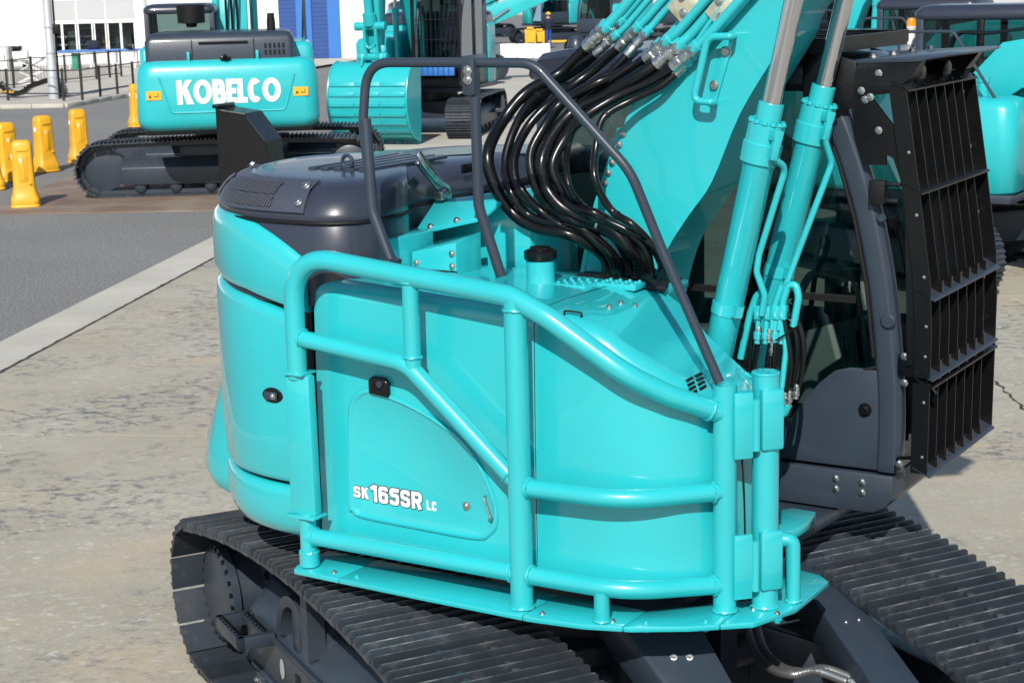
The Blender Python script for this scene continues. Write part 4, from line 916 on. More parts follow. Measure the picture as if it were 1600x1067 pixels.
# centre frame
cf = upart('centre_frame', MB().prism([(-.62,-.45,.42),(-.45,-.62,.42),(.45,-.62,.42),(.62,-.45,.42),(.62,.45,.42),(.45,.62,.42),(-.45,.62,.42),(-.62,.45,.42)], (0,0,.33)), FRAME, bevel=.02)
for sx in (-1, 1):
    for sy in (-1, 1):
        upart('frame_leg', MB().loft([[V(sx*.35,sy*.45,.40), V(sx*.62,sy*.40,.40), V(sx*.62,sy*.40,.72), V(sx*.35,sy*.45,.72)], [V(sx*.62,sy*.86,.30), V(sx*1.0,sy*.86,.30), V(sx*1.0,sy*.86,.56), V(sx*.62,sy*.86,.56)]], closed=True, cap0=True, cap1=True), FRAME, cf, bevel=.015)
upart('slew_ring', MB().lathe((0,0,.74), (0,0,1), [(0,.60),(.06,.60),(.07,.55),(.2,.55),(.21,.62),(.34,.62)], 48), FRAME, cf)
# dozer arms, their cross piece and blade
def at_u(px, py, y):       # on a plane parallel to the tracks, true size
    yw = YAW+tyaw; n = V(-sin(yw), cos(yw), 0); base = HERO.matrix_basis @ V(0,0,0)
    o = Matrix.Translation((.35*K,7.85*K,0)) @ Matrix.Rotation(YAW,4,'Z') @ MT
    d = _ray(px, py); p0 = o @ V(0,y,0); t = (p0-CAM).dot(n)/d.dot(n); return o.inverted() @ (CAM+d*t)
def dozer_arm(A, B, C_, D, za, zb, ext=1.2, back=.35):   # inner/outer edges of the top plate: A-B and C-D
    A, C_ = V(A[0],A[1],za), V(C_[0],C_[1],za); B, D = V(B[0],B[1],zb), V(D[0],D[1],zb)
    u, v = (B-A).normalized(), (D-C_).normalized(); a0, c0, b0, d0 = A-u*back, C_-v*back, B+u*ext, D+v*ext
    arm = upart('dozer_arm', MB().loft([[q-V(0,0,h) for q, h in ((a0,0),(c0,0),(c0,.18),(a0,.18))], [q-V(0,0,h) for q, h in ((b0,0),(d0,0),(d0,.18),(b0,.18))]], closed=True, cap0=True, cap1=True), GREY, bevel=.010)
    c_ = (A+B+C_+D)/4; w = (C_-A).normalized()
    for s_ in (-.03,.03): inst('bolt', BOLT, arm, MT @ align(c_+w*s_, u.cross(w) if u.cross(w).z > 0 else w.cross(u), 1.0))
dozer_arm((.97,-.40),(1.17,-.355),(1.12,-.14),(1.295,-.125), .95, .80, 1.0, .2)
dozer_arm((.72,.56),(1.46,.39),(.74,.75),(1.56,.55), .95, .75, .9, .1)
upart('arm_pivot', MB().cyl((.62,-.75,.60),(.62,.75,.60),.07).box(.5,.72,-.28,-.2,.45,.78).box(.5,.72,.2,.28,.45,.78), FRAME, cf)
upart('dozer_cylinder', MB().lathe((.75,-.05,.68), (1,0,-.28), [(0,.07),(.9,.07),(.91,.035),(1.4,.035)], 20), FRAME, cf)
upart('dozer_blade', MB().loft([[V(2.42+.10*cos(a)-.1, y, .34+.36*sin(a)) for a in (-1.3,-.8,-.3,.2,.7,1.2)] + [V(2.34, y, .68), V(2.30, y, .0)] for y in (-1.38, 1.38)], closed=True, cap0=True, cap1=True), GREY)
# armoured hoses
for dy in (0, .042):
    o_ = [V(.50,.42+dy,1.0), V(.58,.40+dy,.85), V(.80,.30+dy,.70), V(1.0,.24+dy,.685), V(1.14,.25+dy,.70), V(1.18,.34+dy,.71), V(1.29,.41+dy,.69)]
    sp_ = spline(o_, 30); upart('armoured_hose', MB().tube(sp_, .02, 10, rad=[.0195 if k % 2 else .016 for k in range(len(sp_))]), CONDUIT, cf, ang=80)
upart('hose_end', MB().cyl((1.29,.42,.69),(1.45,.50,.66),.020), ZINC, cf)
upart('coil_hose', MB().tube(spline([V(.75,-.74,.78), V(.95,-.76,.66), V(1.2,-.75,.52)], 40), .02, 8, rad=[.03 if k % 4 < 2 else .02 for k in range(81)]), MATTE, cf, ang=80)

# ================================================================== the ground
def sheet(name, pts, z, m, parent=None, th=0):
    mb = MB().add([(x, y, z) for x, y in pts], [tuple(range(len(pts)))]) if not th else MB().prism([(x, y, z-th) for x, y in pts], (0,0,th))
    o = obj(name, mb, m, parent, smooth=False)
    return o if parent else tag(o, kind='structure')
sheet('ground', [(-900,-300),(900,-300),(900,1500),(-900,1500)], 0, ASPH)
ed = V(.135, .991, 0).normalized(); en = V(ed.y, -ed.x, 0)         # along / across the yard's edge
e0 = G(0, 585); a_in = lambda s_, o_: (e0 + ed*s_ + en*o_)
yard = sheet('concrete_yard', [tuple(a_in(-40,0)[:2]), tuple(a_in(-40,60)[:2]), tuple(a_in(14,60)[:2]), tuple(a_in(14,0)[:2])], .003, MATTE)
s0 = (G(170, 683)-e0).dot(ed)                                     # a joint runs here
import itertools
jit = random.Random(3)
for i in range(-3, 3):
    for j in range(0, 4):
        A, B = s0+i*6.0+.012, s0+(i+1)*6.0-.012; C, D = j*6.0+.014, (j+1)*6.0-.012
        dz = jit.uniform(0, .004)
        sheet('concrete_slab', [tuple(a_in(a, b)[:2]) for a, b in ((A,C),(A,D),(B,D),(B,C))], .012+dz, CONC, yard, th=.008)
strip = sheet('edging_strip', [tuple(a_in(-40,-.60)[:2]), tuple(a_in(-40,-.012)[:2]), tuple(a_in(14,-.012)[:2]), tuple(a_in(14,-.60)[:2])], .014, STRIP, th=.0135)
mbj = MB(); rj = random.Random(11); L_ = []; R_ = []
for k in range(260):
    s_ = -6+k*.07; w1, w2 = .004+abs(rj.gauss(0,.010)), .004+abs(rj.gauss(0,.006)); L_.append(a_in(s_,-.01-w1)+V(0,0,.0185)); R_.append(a_in(s_,.006+w2)+V(0,0,.0185))
mbj.loft([[l, r] for l, r in zip(L_, R_)])
DIRT = mat('joint_dirt', (.045, .042, .036), .95)
tag(obj('joint_dirt', mbj, DIRT, yard, smooth=False), kind='stuff')
def crack(pts, w):
    L_ = []; R_ = []; pts = spline(pts, 8)
    for k, p in enumerate(pts):
        t = (pts[min(k+1, len(pts)-1)]-pts[max(k-1, 0)]).normalized(); n = V(-t.y, t.x, 0); q = p+n*rj.gauss(0,.012)+V(0,0,.0188); ww = w*rj.uniform(.3,1.2)
        L_.append(q+n*ww); R_.append(q-n*ww)
    obj('crack', MB().loft([[l, r] for l, r in zip(L_, R_)]), DIRT, yard, smooth=False)
crack([G(1555,598), G(1575,618), G(1588,630), G(1605,650), G(1640,675)], .012)
crack([G(-10,640), G(60,655), G(140,648), G(220,668)], .004)
p0, p1, p2, p3 = G(40,330), G(420,330), G(430,300), G(205,300)
sheet('steel_road_plate', [(-8.2,26.9),(-3.2,26.6),(-1.2,26.6),(-1.2,29.6),(-8.2,29.8)], .022, RUST, th=.02)
sheet('steel_road_plate', [(-8.2,29.83),(-1.2,29.63),(-1.2,33),(-8.2,33)], .022, RUST, th=.02)
sheet('far_yard', [(-4,36),(60,36),(60,72),(-4,72)], .006, STRIP)
# the raised lot in front of the building and its kerb
kb = [G(-160,171), G(0,171), G(100,169), G(128,165), G(170,157), G(215,150), G(330,135)]
lot = sheet('paved_lot', [(q.x, q.y+.15) for q in kb]+[(-6,79.9),(-60,79.9)], .10, STRIP)
for a, b in zip(kb, kb[1:]):
    d = (b-a); n_ = max(1, round(d.length/1.0))
    for k in range(n_):
        p, q = a+d*(k/n_), a+d*((k+1)/n_); u = d.normalized()*.008
        obj('kerb_stone', MB().bar(p+u+V(0,.09,.065), q-u+V(0,.09,.065), .18, .13), STRIP, lot, bevel=.012)

# ================================================================== other excavators
def track_loop(a, r, zc, hump=.03, n=90):
    pts = []
    for k in range(n): x = -a+2*a*k/n; pts.append((x, zc+r+hump*(1-(x/a)**2)))
    for k in range(n): t = PI/2-PI*k/n; pts.append((a+r*cos(t), zc+r*sin(t)))
    for k in range(n): pts.append((a-2*a*k/n, zc-r))
    for k in range(n): t = -PI/2-PI*k/n; pts.append((-a+r*cos(t), zc+r*sin(t)))
    return pts
def rrect(x0, x1, y0, y1, r, n=5):
    out = []
    for cx, cy, a0 in ((x1-r,y1-r,0),(x0+r,y1-r,PI/2),(x0+r,y0+r,PI),(x1-r,y0+r,1.5*PI)):
        for k in range(n+1): a = a0+PI/2*k/n; out.append((cx+r*cos(a), cy+r*sin(a)))
    return out
def block(out, prof):          # stacked outlines shrunk towards their middle
    cx = sum(p[0] for p in out)/len(out); cy = sum(p[1] for p in out)/len(out); rows = []
    for z, ins in prof:
        rows.append([V(x-(ins if x > cx else -ins)*min(1, abs(x-cx)/.2), y-(ins if y > cy else -ins)*min(1, abs(y-cy)/.2), z) for x, y in out])
    return MB().loft(rows, closed=True, cap0=True, cap1=True)
def excavator(label, loc, yaw, tyaw, s=1.0, group=None, big=False, boom=None, arm=None, bucket=None, guard=False, a=1.6, ck=1.0):
    root = thing('excavator', label, 'excavator', loc, yaw, group); S = Matrix.Scale(s, 4)
    TYM = S @ Matrix.Rotation(tyaw-yaw, 4, 'Z')
    def P(name, mb, m, parent=None, M=S, **k): return obj(name, mb, m, parent or root, M=M, **k)
    r, zc, gau, sw = .36, .40, 2.05, .6
    for sgn in (-1, 1):
        yc = sgn*gau/2
        ct = P('crawler_track', MB().loft([[V(x,yc-.2,.18),V(x,yc+.2,.18),V(x,yc+.2,.42),V(x,yc+.08,.55),V(x,yc-.08,.55),V(x,yc-.2,.42)] for x in (-a+.25,a-.25)], closed=True, cap0=True, cap1=True), FRAME, M=TYM, bevel=.015)
        lp, tot = resample(track_loop(a, r, zc), int((4*a+2*PI*r)/.175)); pit = tot/len(lp); mb = MB(); ch = MB()
        for p, t in lp:
            n = V(-t.y,0,t.x); c = Vector((max(-a, min(a, p.x)), zc))
            if (p-c).dot(Vector((n.x, n.z))) < 0: n = -n
            ax = V(t.x,0,t.y); o = V(p.x,yc,p.y); yv = V(0,sw/2,0)
            mb.obox(o+n*.008, ax*pit*.48, yv, n*.009)
            for f in (-.3,.03,.36): mb.obox(o+n*.03+ax*pit*f, ax*.009, yv*.98, n*.015)
            for sy in (-.09,.09): ch.obox(o-n*.035+V(0,sy,0), ax*pit*.5, V(0,.025,0), n*.03)
        tag(P('track_shoes', mb, STEEL, ct, M=TYM, smooth=False), kind='stuff'); tag(P('track_chain', ch, FRAME, ct, M=TYM, smooth=False), kind='stuff')
        fd = P('final_drive', MB().lathe((-a,yc-sgn*.2,zc), (0,sgn,0), [(0,.2),(.15,.25),(.42,.25),(.43,.27),(.46,.27),(.47,.25)], 28), FRAME, ct, M=TYM)
        P('sprocket', MB().prism([V(-a+(.28 if k % 2 else .33)*cos(2*PI*k/40), yc-.03, zc+(.28 if k % 2 else .33)*sin(2*PI*k/40)) for k in range(40)], (0,.06,0)), FRAME, ct, M=TYM)
        P('idler', MB().lathe((a,yc-.1,zc), (0,1,0), [(0,.2),(.02,.3),(.18,.3),(.2,.2)], 28), FRAME, ct, M=TYM)
        for k in range(6): P('track_roller', MB().lathe((-a+.5+k*(2*a-1)/5,yc-.17,.15), (0,1,0), [(0,.05),(.02,.085),(.32,.085),(.34,.05)], 14), FRAME, ct, M=TYM)
        P('step', MB().box(-.9,-.55,*sorted((yc+sgn*.2,yc+sgn*.36)),.36,.44), FRAME, ct, M=TYM, bevel=.01)
    P('centre_frame', MB().box(-.7,.7,-.9,.9,.35,.7).lathe((0,0,.7),(0,0,1),[(0,.6),(.25,.6)],28), FRAME, M=TYM, bevel=.01)
    tx = -2.25 if big else -1.5
    P('upper_frame', MB().box(tx+.4,1.2,-1.12,1.15,.93,1.02), FRAME, bevel=.01)
    if big:
        cw = P('counterweight', block(rrect(tx-.05, tx+.75, -1.23, 1.23, .22), [(1.01,.14),(1.025,.08),(1.06,.035),(1.12,.008),(1.18,0),(1.70,.01),(1.82,.03),(1.90,.06),(1.94,.11),(1.95,.17)]), TEALB, ang=60)
        xr = tx-.05
        P('raised_edge', MB().tube(fillet([V(xr+.006,.90,1.74), V(xr+.0,.76,1.26), V(xr+.0,-.76,1.26), V(xr+.006,-.90,1.74)], .08), .014, 6), TEALB, cw)
        for y in (.98,-.98):
            P('warning_label', MB().box(xr-.006, xr-.001, y-.10, y+.10, 1.44, 1.56), YPAINT, cw)
            P('label_mark', MB().prism([(xr-.008,y+.03,1.47),(xr-.008,y+.07,1.47),(xr-.008,y+.05,1.52)], (.001,0,0)).box(xr-.008,xr-.007,y-.06,y-.05,1.47,1.53).box(xr-.008,xr-.007,y-.04,y+.0,1.48,1.492), DECALD, cw)
        Mt = S @ Matrix.Translation((xr-.001, .675, 1.37)) @ Matrix(((0,0,-1,0),(-1,0,0,0),(0,1,0,0),(0,0,0,1)))
        lettering('lettering', 'KOBELCO', .325, [.66,.76,.54,.44,.40,.58,.76], .225, .022, DECALW, cw, Mt, .004)
        for y in (.5,-.42): P('lifting_lug', MB().box(tx+.05,tx+.12,y-.02,y+.02,1.92,2.06), TEALB, cw, bevel=.01)
        P('rear_camera', MB().box(tx+.0,tx+.1,-.06,.08,1.95,1.99).lathe((tx+.0,.01,2.0),(-1,0,-.2),[(0,.03),(.05,.03)],12), BLACK, cw, bevel=.01)
        hd = P('engine_hood', block(rrect(tx+.12, -.55, -.92, 1.08, .08), [(1.90,0),(2.20,0),(2.29,.05),(2.31,.12)]), GREY, ang=50)
        for y in (.45,-.38): P('hood_seam', MB().box(tx+.112,tx+.118,y-.006,y+.006,1.94,2.22), MATTE, hd)
        for i in range(5):
            for z in (2.0, 2.09): P('vent', MB().box(tx+.108,tx+.118,-.55-.06*i,-.52-.06*i,z,z+.06), MATTE, hd)
        P('hood_handle', MB().bar((tx+.10,.36,2.18),(tx+.10,-.3,2.18),.02,.02), BLACK, hd)
        P('exhaust_pipe', MB().lathe((-1.6,-.62,2.3),(0,0,1),[(0,.06),(.12,.06),(.20,.05),(.24,.05)],14), MATTE, hd)
        P('air_cleaner', MB().lathe((-.9,.50,2.36),(0,0,1),[(0,.07),(.05,.08),(.06,.19),(.30,.20),(.31,.18)],24), MATTE, hd)
    else:
        outl = [(-.4,-1.22),(-.9,-1.2),(-1.25,-1.05),(-1.5,-.7),(-1.62,-.3),(-1.62,.3),(-1.5,.7),(-1.25,1.05),(-.9,1.2),(-.4,1.22)]
        P('counterweight', block(outl, [(1.0,.12),(1.03,.04),(1.1,0),(2.2,0),(2.28,.03),(2.3,.1)]), TEALB, ang=60)
        P('engine_hood', block([(x*.97,y*.97) for x, y in outl], [(2.28,.0),(2.42,.0),(2.5,.06),(2.54,.2)]), GLOSSG, ang=60)
    # right covers and tank
    sc_ = P('side_cover', block(rrect(-.6 if not big else -1.4, .45, -1.18, -.45, .10), [(1.02,.05),(1.06,0),(2.05,0),(2.12,.04),(2.14,.12)]), TEALB, ang=60)
    tk = P('fuel_tank', block(rrect(.48, 1.22, -1.22, -.42, .20), [(1.02,.05),(1.06,0),(1.93,0),(2.02,.05),(2.05,.14)]), TEALB, ang=60)
    P('tank_cap', MB().lathe((.75,-.8,2.03),(0,0,1),[(0,.06),(.16,.06),(.17,.07),(.22,.07)],16), TEALB, tk)
    P('skirt', MB().box(-.6 if not big else -1.4,1.2,-1.225,-1.1,.94,1.03), GREY, tk, bevel=.01)
    P('left_cover', block(rrect(-1.3 if big else -.6, -.36, .5, 1.22, .08), [(1.02,.03),(1.06,0),(2.05,0),(2.12,.05)]), TEALB, ang=60)
    P('hand_rail', MB().tube(fillet([V(-.1,-1.1,2.1),V(-.1,-1.1,2.75),V(.5,-1.1,2.75),V(1.05,-1.05,1.9)], .1), .018, 8), GREY)
    # cab
    CZ = S @ Matrix.Translation((0,0,1.04)) @ Matrix.Diagonal((1,1,ck,1)) @ Matrix.Translation((0,0,-1.04)); P_ = P
    def P(name, mb, m, parent=None, **k): return P_(name, mb, m, parent, M=CZ, **k)
    y0, y1 = .2, 1.2
    cb = P('cab', MB().prism([(-.36,y0,1.04),(1.3,y0,1.04),(1.38,y0,1.12),(1.38,y0,1.55),(1.05,y0,1.55),(.85,y0,1.36),(-.36,y0,1.36)], (0,.04,0)).prism([(-.36,y1,1.04),(1.3,y1,1.04),(1.38,y1,1.12),(1.38,y1,1.65),(-.36,y1,1.65)], (0,-.04,0)).box(-.36,1.36,y0,y1,1.04,1.1), GREY, bevel=.01)
    for y in (y0, y1-.07):
        P('pillar', MB().tube(spline([V(1.34,y+.035,1.3),V(1.33,y+.035,1.8),V(1.24,y+.035,2.4),V(1.02,y+.035,2.88)],5), .045, 8), GREY, cb)
        P('pillar', MB().box(-.36,-.27,y,y+.07,1.3,2.86), GREY, cb, bevel=.01)
        P('pillar', MB().box(.35,.43,y,y+.06,1.3,2.86), BLACK, cb, bevel=.01)
        P('window', MB().add([(-.3,y+.03,1.5),(1.32,y+.03,1.5),(1.05,y+.03,2.85),(-.3,y+.03,2.85)],[(0,1,2,3)]), GLASS, cb, smooth=False)
    P('roof', block(rrect(-.40,1.12,y0-.01,y1+.01,.12), [(2.83,.02),(2.85,0),(2.92,0),(2.98,.05),(3.0,.12)]), GLOSSG, cb, ang=60)
    P('windscreen', MB().add([(1.37,y0+.07,1.2),(1.37,y1-.07,1.2),(1.05,y1-.07,2.85),(1.05,y0+.07,2.85)],[(0,1,2,3)]), GLASS, cb, smooth=False)
    P('rear_panel', MB().box(-.37,-.34,y0+.05,y1-.05,1.1,2.3), GREY, cb)
    P('rear_window', MB().add([(-.35,y0+.06,2.3),(-.35,y1-.06,2.3),(-.35,y1-.06,2.83),(-.35,y0+.06,2.83)],[(0,1,2,3)]), GLASS, cb, smooth=False)
    st = P('seat', MB().box(.1,.6,.45,.95,1.45,1.6).box(.02,.16,.47,.93,1.5,2.4), MATTE, cb, bevel=.04)
    if guard:
        P('guard_frame', MB().bar((1.45,y0,1.15),(1.42,y0,2.9),.06,.05).bar((1.45,y1,1.15),(1.42,y1,2.9),.06,.05).bar((1.45,y0,1.15),(1.45,y1,1.15),.05,.12).bar((1.42,y0,2.9),(1.42,y1,2.9),.06,.16), BLACK, cb)
        for k in range(1, 10): y = y0+k*(y1-y0)/10; P('guard_bar', MB().cyl((1.45,y,1.15),(1.42,y,2.9),.008,n=6), BLACK, cb)
        for z in (1.6,2.0,2.4): P('guard_bar', MB().cyl((1.44,y0,z),(1.44,y1,z),.010,n=6), BLACK, cb)
        for y in (.42,.98): P('headlamp', MB().box(1.40,1.46,y-.08,y+.08,2.93,3.02), WHITE, cb, bevel=.015)
        P('roof_beacon_bar', MB().box(1.2,1.3,.5,.9,3.0,3.08), YPAINT, cb, bevel=.01)
        P('blue_crate', MB().box(1.5,1.56,y0+.12,y1-.08,1.28,1.46), BLUE, cb, bevel=.01)
        for k in range(1, 7): y = y0+.12+k*.114; P('crate_slat', MB().box(1.556,1.566,y-.012,y+.012,1.28,1.46), BLUED, cb)
    P = P_
    # boom, arm and bucket
    def limb(name, pts, hs, y0_, y1_, m=TEALB):
        rows = []
        for i, (p, h) in enumerate(zip(pts, hs)):
            t = (Vector(pts[min(i+1, len(pts)-1)])-Vector(pts[max(i-1, 0)])).normalized(); n = Vector((-t.y, t.x))*h/2
            rows.append([V(p[0]+n.x,y0_,p[1]+n.y), V(p[0]-n.x,y0_,p[1]-n.y), V(p[0]-n.x,y1_,p[1]-n.y), V(p[0]+n.x,y1_,p[1]+n.y)])
        return P(name, MB().loft(rows, closed=True, cap0=True, cap1=True), m, bevel=.012)
    if boom:
        bo = limb('boom', boom, [.32]+[.55]*(len(boom)-2)+[.30], -.26, .14)
        k = len(boom)//2
        for y in (-.34,.22):
            A_, B_ = V(.95,y,1.45), V(boom[k][0],y,boom[k][1]); d = B_-A_
            bc = P('boom_cylinder', MB().cyl(A_, A_+d*.6, .062).cyl(A_+d*.55, A_+d*.62, .075), TEALB)
            P('rod', MB().cyl(A_+d*.58, B_, .035), CHROME, bc)
        for y in (-.12,-.04,.04):
            P('boom_hose', MB().tube(spline([V(.1,y,2.0), V(-.1+boom[1][0]*.3,y,boom[1][1]*.7+1.0), V(boom[1][0]-.25,y,boom[1][1]+.35), V(boom[k][0]-.1,y,boom[k][1]+.34)],6), .02, 6), RUBBER, bo)
    if arm:
        limb('arm', arm, [.30]+[.45]*(len(arm)-2)+[.22], -.21, .09)
        A_, B_ = V(boom[-2][0]*.5+boom[-1][0]*.5,-.06,max(boom[-1][1],boom[-2][1])+.32), V(arm[0][0],-.06,arm[0][1]+.12); d = B_-A_
        ac = P('arm_cylinder', MB().cyl(A_, A_+d*.7, .07), TEALB); P('rod', MB().cyl(A_+d*.6, B_, .04), CHROME, ac)
    if bucket:
        hx, hz, w = bucket
        prof = [(-.12,.02),(.12,.06),(.36,-.02),(.55,-.22),(.66,-.50),(.68,-.80),(.60,-1.08),(.44,-1.30),(.22,-1.44),(-.02,-1.50)]
        pr = [(p.x, p.y) for p in spline([V(x, z, 0) for x, z in prof], 3)]
        inn = [(x-.03, z-.0) for x, z in pr]; yc = -.06
        bk = P('bucket', MB().loft([[V(hx+x,yc-w/2,hz+z) for x, z in pr]+[V(hx+x-.03,yc-w/2,hz+z) for x, z in pr[::-1]], [V(hx+x,yc+w/2,hz+z) for x, z in pr]+[V(hx+x-.03,yc+w/2,hz+z) for x, z in pr[::-1]]], closed=True, cap0=True, cap1=True), TEALB, ang=30)
        for sg in (-1, 1):
            P('side_plate', MB().prism([(hx+x-.01,yc+sg*(w/2-.015),hz+z) for x, z in pr], (0,sg*.03,0)), TEALB, bk)
            P('side_edge', MB().tube([V(hx+x+.012,yc+sg*w/2,hz+z) for x, z in pr], .02, 6), TEALB, bk)
        for k in range(9, len(pr)-1, 1):
            (x, z), (x2, z2) = pr[k], pr[k+1]
            if k % 2: continue
            for j in range(3):
                ya = yc-w/2+.03+j*(w-.06)/3; P('wear_strip', MB().obox((hx+(x+x2)/2+.018,ya+(w-.06)/6,hz+(z+z2)/2), V(x2-x,0,z2-z)*.42, V(0,(w-.06)/6-.006,0), V(.012,0,0)), TEALB, bk, bevel=.004)
        for k in range(5): y = yc-w/2+.1+k*(w-.2)/4; P('tooth', MB().obox((hx-.10,y,hz-1.53), V(.10,0,-.02), V(0,.05,0), V(0,0,.03)), TEALB, bk, bevel=.01)
        for sg in (-.2,.2): P('hinge_ear', MB().prism([(hx-.10,yc+sg-.02,hz+.0),(hx+.42,yc+sg-.02,hz-.02),(hx+.36,yc+sg-.02,hz+.22),(hx+.12,yc+sg-.02,hz+.26),(hx-.08,yc+sg-.02,hz+.18)], (0,.04,0)), TEALB, bk, bevel=.01)
        P('bucket_pin', MB().cyl((hx+.26,yc-.30,hz+.16),(hx+.26,yc+.30,hz+.16),.075), TEALB, bk)
        P('bucket_link', MB().bar((hx+.26,yc-.12,hz+.16),(hx+.34,yc-.12,hz+.75),.06,.16).bar((hx+.26,yc+.12,hz+.16),(hx+.34,yc+.12,hz+.75),.06,.16).cyl((hx+.34,yc-.32,hz+.75),(hx+.34,yc+.32,hz+.75),.085).tube([V(hx+.40,yc+.09*cos(t),hz+.42+.09*sin(t)) for t in [PI+PI*k/8 for k in range(9)]],.03,8), TEALB, bk)
        bcy = P('bucket_cylinder', MB().cyl((hx+.36,yc,hz+.75),(hx+.62,yc,hz+2.4),.085).cyl((hx+.35,yc,hz+.78),(hx+.40,yc,hz+1.0),.13), TEALB, bk)
    return root
BM = [(.2,1.75),(.75,2.9),(1.6,3.75),(2.6,4.15),(3.4,4.2)]
UPB = [(.2,1.75),(.5,2.9),(1.1,3.9),(2.0,4.7),(2.8,5.2)]
excavator('large teal excavator turned away, its rear counterweight lettered in white', (-4.72,30.2,0), R(97), R(182), 1.17, big=True, boom=UPB, a=1.75, ck=.84)
excavator('teal excavator facing the camera with ribbed bucket lowered and mesh barred cab', (-1.75,40.2,0), R(-108), R(-100), 1.08, boom=[(.2,1.75),(.5,2.6),(1.0,3.4),(1.8,4.3),(2.4,4.7)], arm=[(2.55,4.9),(2.7,4.4),(2.75,3.0),(2.8,1.95)], bucket=(2.7,1.58,1.66), guard=True)
excavator('teal excavator side on with boom stretched low towards the right, beyond the mesh cab', (-2.2,60,0), R(-6), R(-6), 1.1, boom=[(.2,1.6),(.9,1.75),(2.2,2.25),(3.4,2.75),(4.1,2.6)], arm=[(4.1,2.75),(4.8,2.7),(5.6,2.95),(6.6,3.1)])
excavator('small distant teal excavator seen behind the hose bundle', (5.0,78,0), R(150), R(150), 1.0, group=None, boom=[(.2,1.75),(.6,2.2),(1.5,2.6),(2.4,2.8),(3.0,2.6)])
LOWB = [(.2,1.75),(.9,2.35),(1.8,2.5),(2.8,2.1),(3.6,1.4)]
FARG = 'excavators far across the yard'
excavator('distant teal excavator with raised boom beyond the barrier blocks', (2.6,96,0), R(-150), R(-150), 1.0, FARG, boom=[(.2,1.75),(.7,2.5),(1.8,3.2),(2.8,3.3),(3.6,2.9)], arm=[(3.6,3.0),(3.9,2.4),(4.2,1.2),(4.3,.6)])
excavator('distant teal excavator turned side on, between boom and hose fittings', (6.4,102,0), R(175), R(175), 1.0, FARG, boom=BM)
excavator('distant teal excavator at far left of those across the yard', (-1.6,108,0), R(20), R(20), 1.0, FARG, boom=BM)
excavator('distant teal excavator farthest right of those across the yard', (9.6,90,0), R(160), R(160), 1.0, FARG, boom=BM)
ROW = 'excavators parked in a row behind the cab'
excavator('parked teal excavator with round tank corner, nearest in the row at right edge', (4.95,19.9,0), R(-32), R(-64), 1.0, ROW, boom=LOWB)
excavator('parked teal excavator second in the row, behind the one with the round tank corner', (5.75,25.8,0), R(-32), R(-64), 1.0, ROW, boom=LOWB)
excavator('parked teal excavator third in the row, its roof seen past the cab visor', (5.9,32.0,0), R(-32), R(-64), 1.0, ROW, boom=UPB)
excavator('parked teal excavator farthest in the row beside the boom cylinder rods', (7.6,40.0,0), R(-32), R(-64), 1.0, ROW, boom=UPB)
excavator('parked teal excavator at the far right, mostly cut by the frame', (9.2,27.0,0), R(-32), R(-64), 1.0, ROW, boom=LOWB)

# black steel box standing in front of the large excavator
bb = thing('steel_box', 'black angular steel box standing upright before the large excavator', 'steel box', (G(385,285).x, 25.2, 0), 0)
def bx_(px, py): q = W(px, py, 25.2); return (q.x-bb.location.x, 0, q.z)
pr = [bx_(336,168), bx_(345,172), bx_(383,178), bx_(415,222), bx_(420,262), bx_(424,300), bx_(344,300)]
pr = [(x, y, max(0, z)) for x, y, z in pr]; pr[-1] = (pr[-1][0],0,0); pr[-2] = (pr[-2][0],0,0)
obj('body', MB().prism(pr, (.16,.60,0)), BLACK, bb, smooth=False, bevel=.008)
obj('top_lip', MB().bar((pr[0][0],-.02,pr[0][2]+.01),(pr[0][0]+.16,.60,pr[0][2]+.01),.09,.05), BLACK, bb, bevel=.01)
obj('seam', MB().bar((pr[2][0]+.02,-.004,pr[2][2]-.05),(pr[3][0]-.01,-.004,pr[3][2]+.02),.008,.012), GREY, bb)

# ================================================================== yellow guard posts
def guard_post(label, x, y, rz, h=1.08):
    o = thing('guard_post', label, 'guard post', (x, y, 0), rz, 'yellow plastic guard posts')
    def sec(z, w, d): return [V(px, py, z) for px, py in rrect(-w, w, -d, d, min(w, d)*.45, 3)]
    body = obj('post_body', MB().loft([sec(.02,.215,.19), sec(.05,.225,.20), sec(.16,.222,.20), sec(.20,.20,.18), sec(.34,.172,.145), sec(.7,.165,.135), sec(h-.12,.160,.13), sec(h-.04,.150,.12), sec(h,.11,.085)], closed=True, cap0=True, cap1=True), YELLOW, o, ang=50)
    obj('base_rim', MB().loft([sec(0,.20,.18), sec(.02,.23,.205), sec(.05,.23,.205), sec(.06,.22,.195)], closed=True, cap0=True, cap1=True), YELLOW, o, ang=50)
    obj('panel', MB().prism([(-.07,-.140,.42),(.07,-.140,.42),(.07,-.134,.86),(-.07,-.134,.86)], (0,-.012,0)), YELLOW, body, bevel=.006)
    obj('panel_rib', MB().box(-.02,.02,-.162,-.150,.46,.80), YELLOW, body, bevel=.004)
    obj('top_bar', MB().box(-.09,.09,-.146,-.120,h-.17,h-.12), YELLOW, body, bevel=.006)
    obj('sticker', MB().box(-.05,-.0,-.1515,-.150,.74,.80), WHITE, body)
    obj('reflector', MB().box(-.176,-.162,-.03,.03,.78,.86), WHITE, body)
    obj('drain_plug', MB().lathe((.09,-.15,.40),(0,-1,0),[(0,.03),(.02,.025)],12), YELLOW, body)
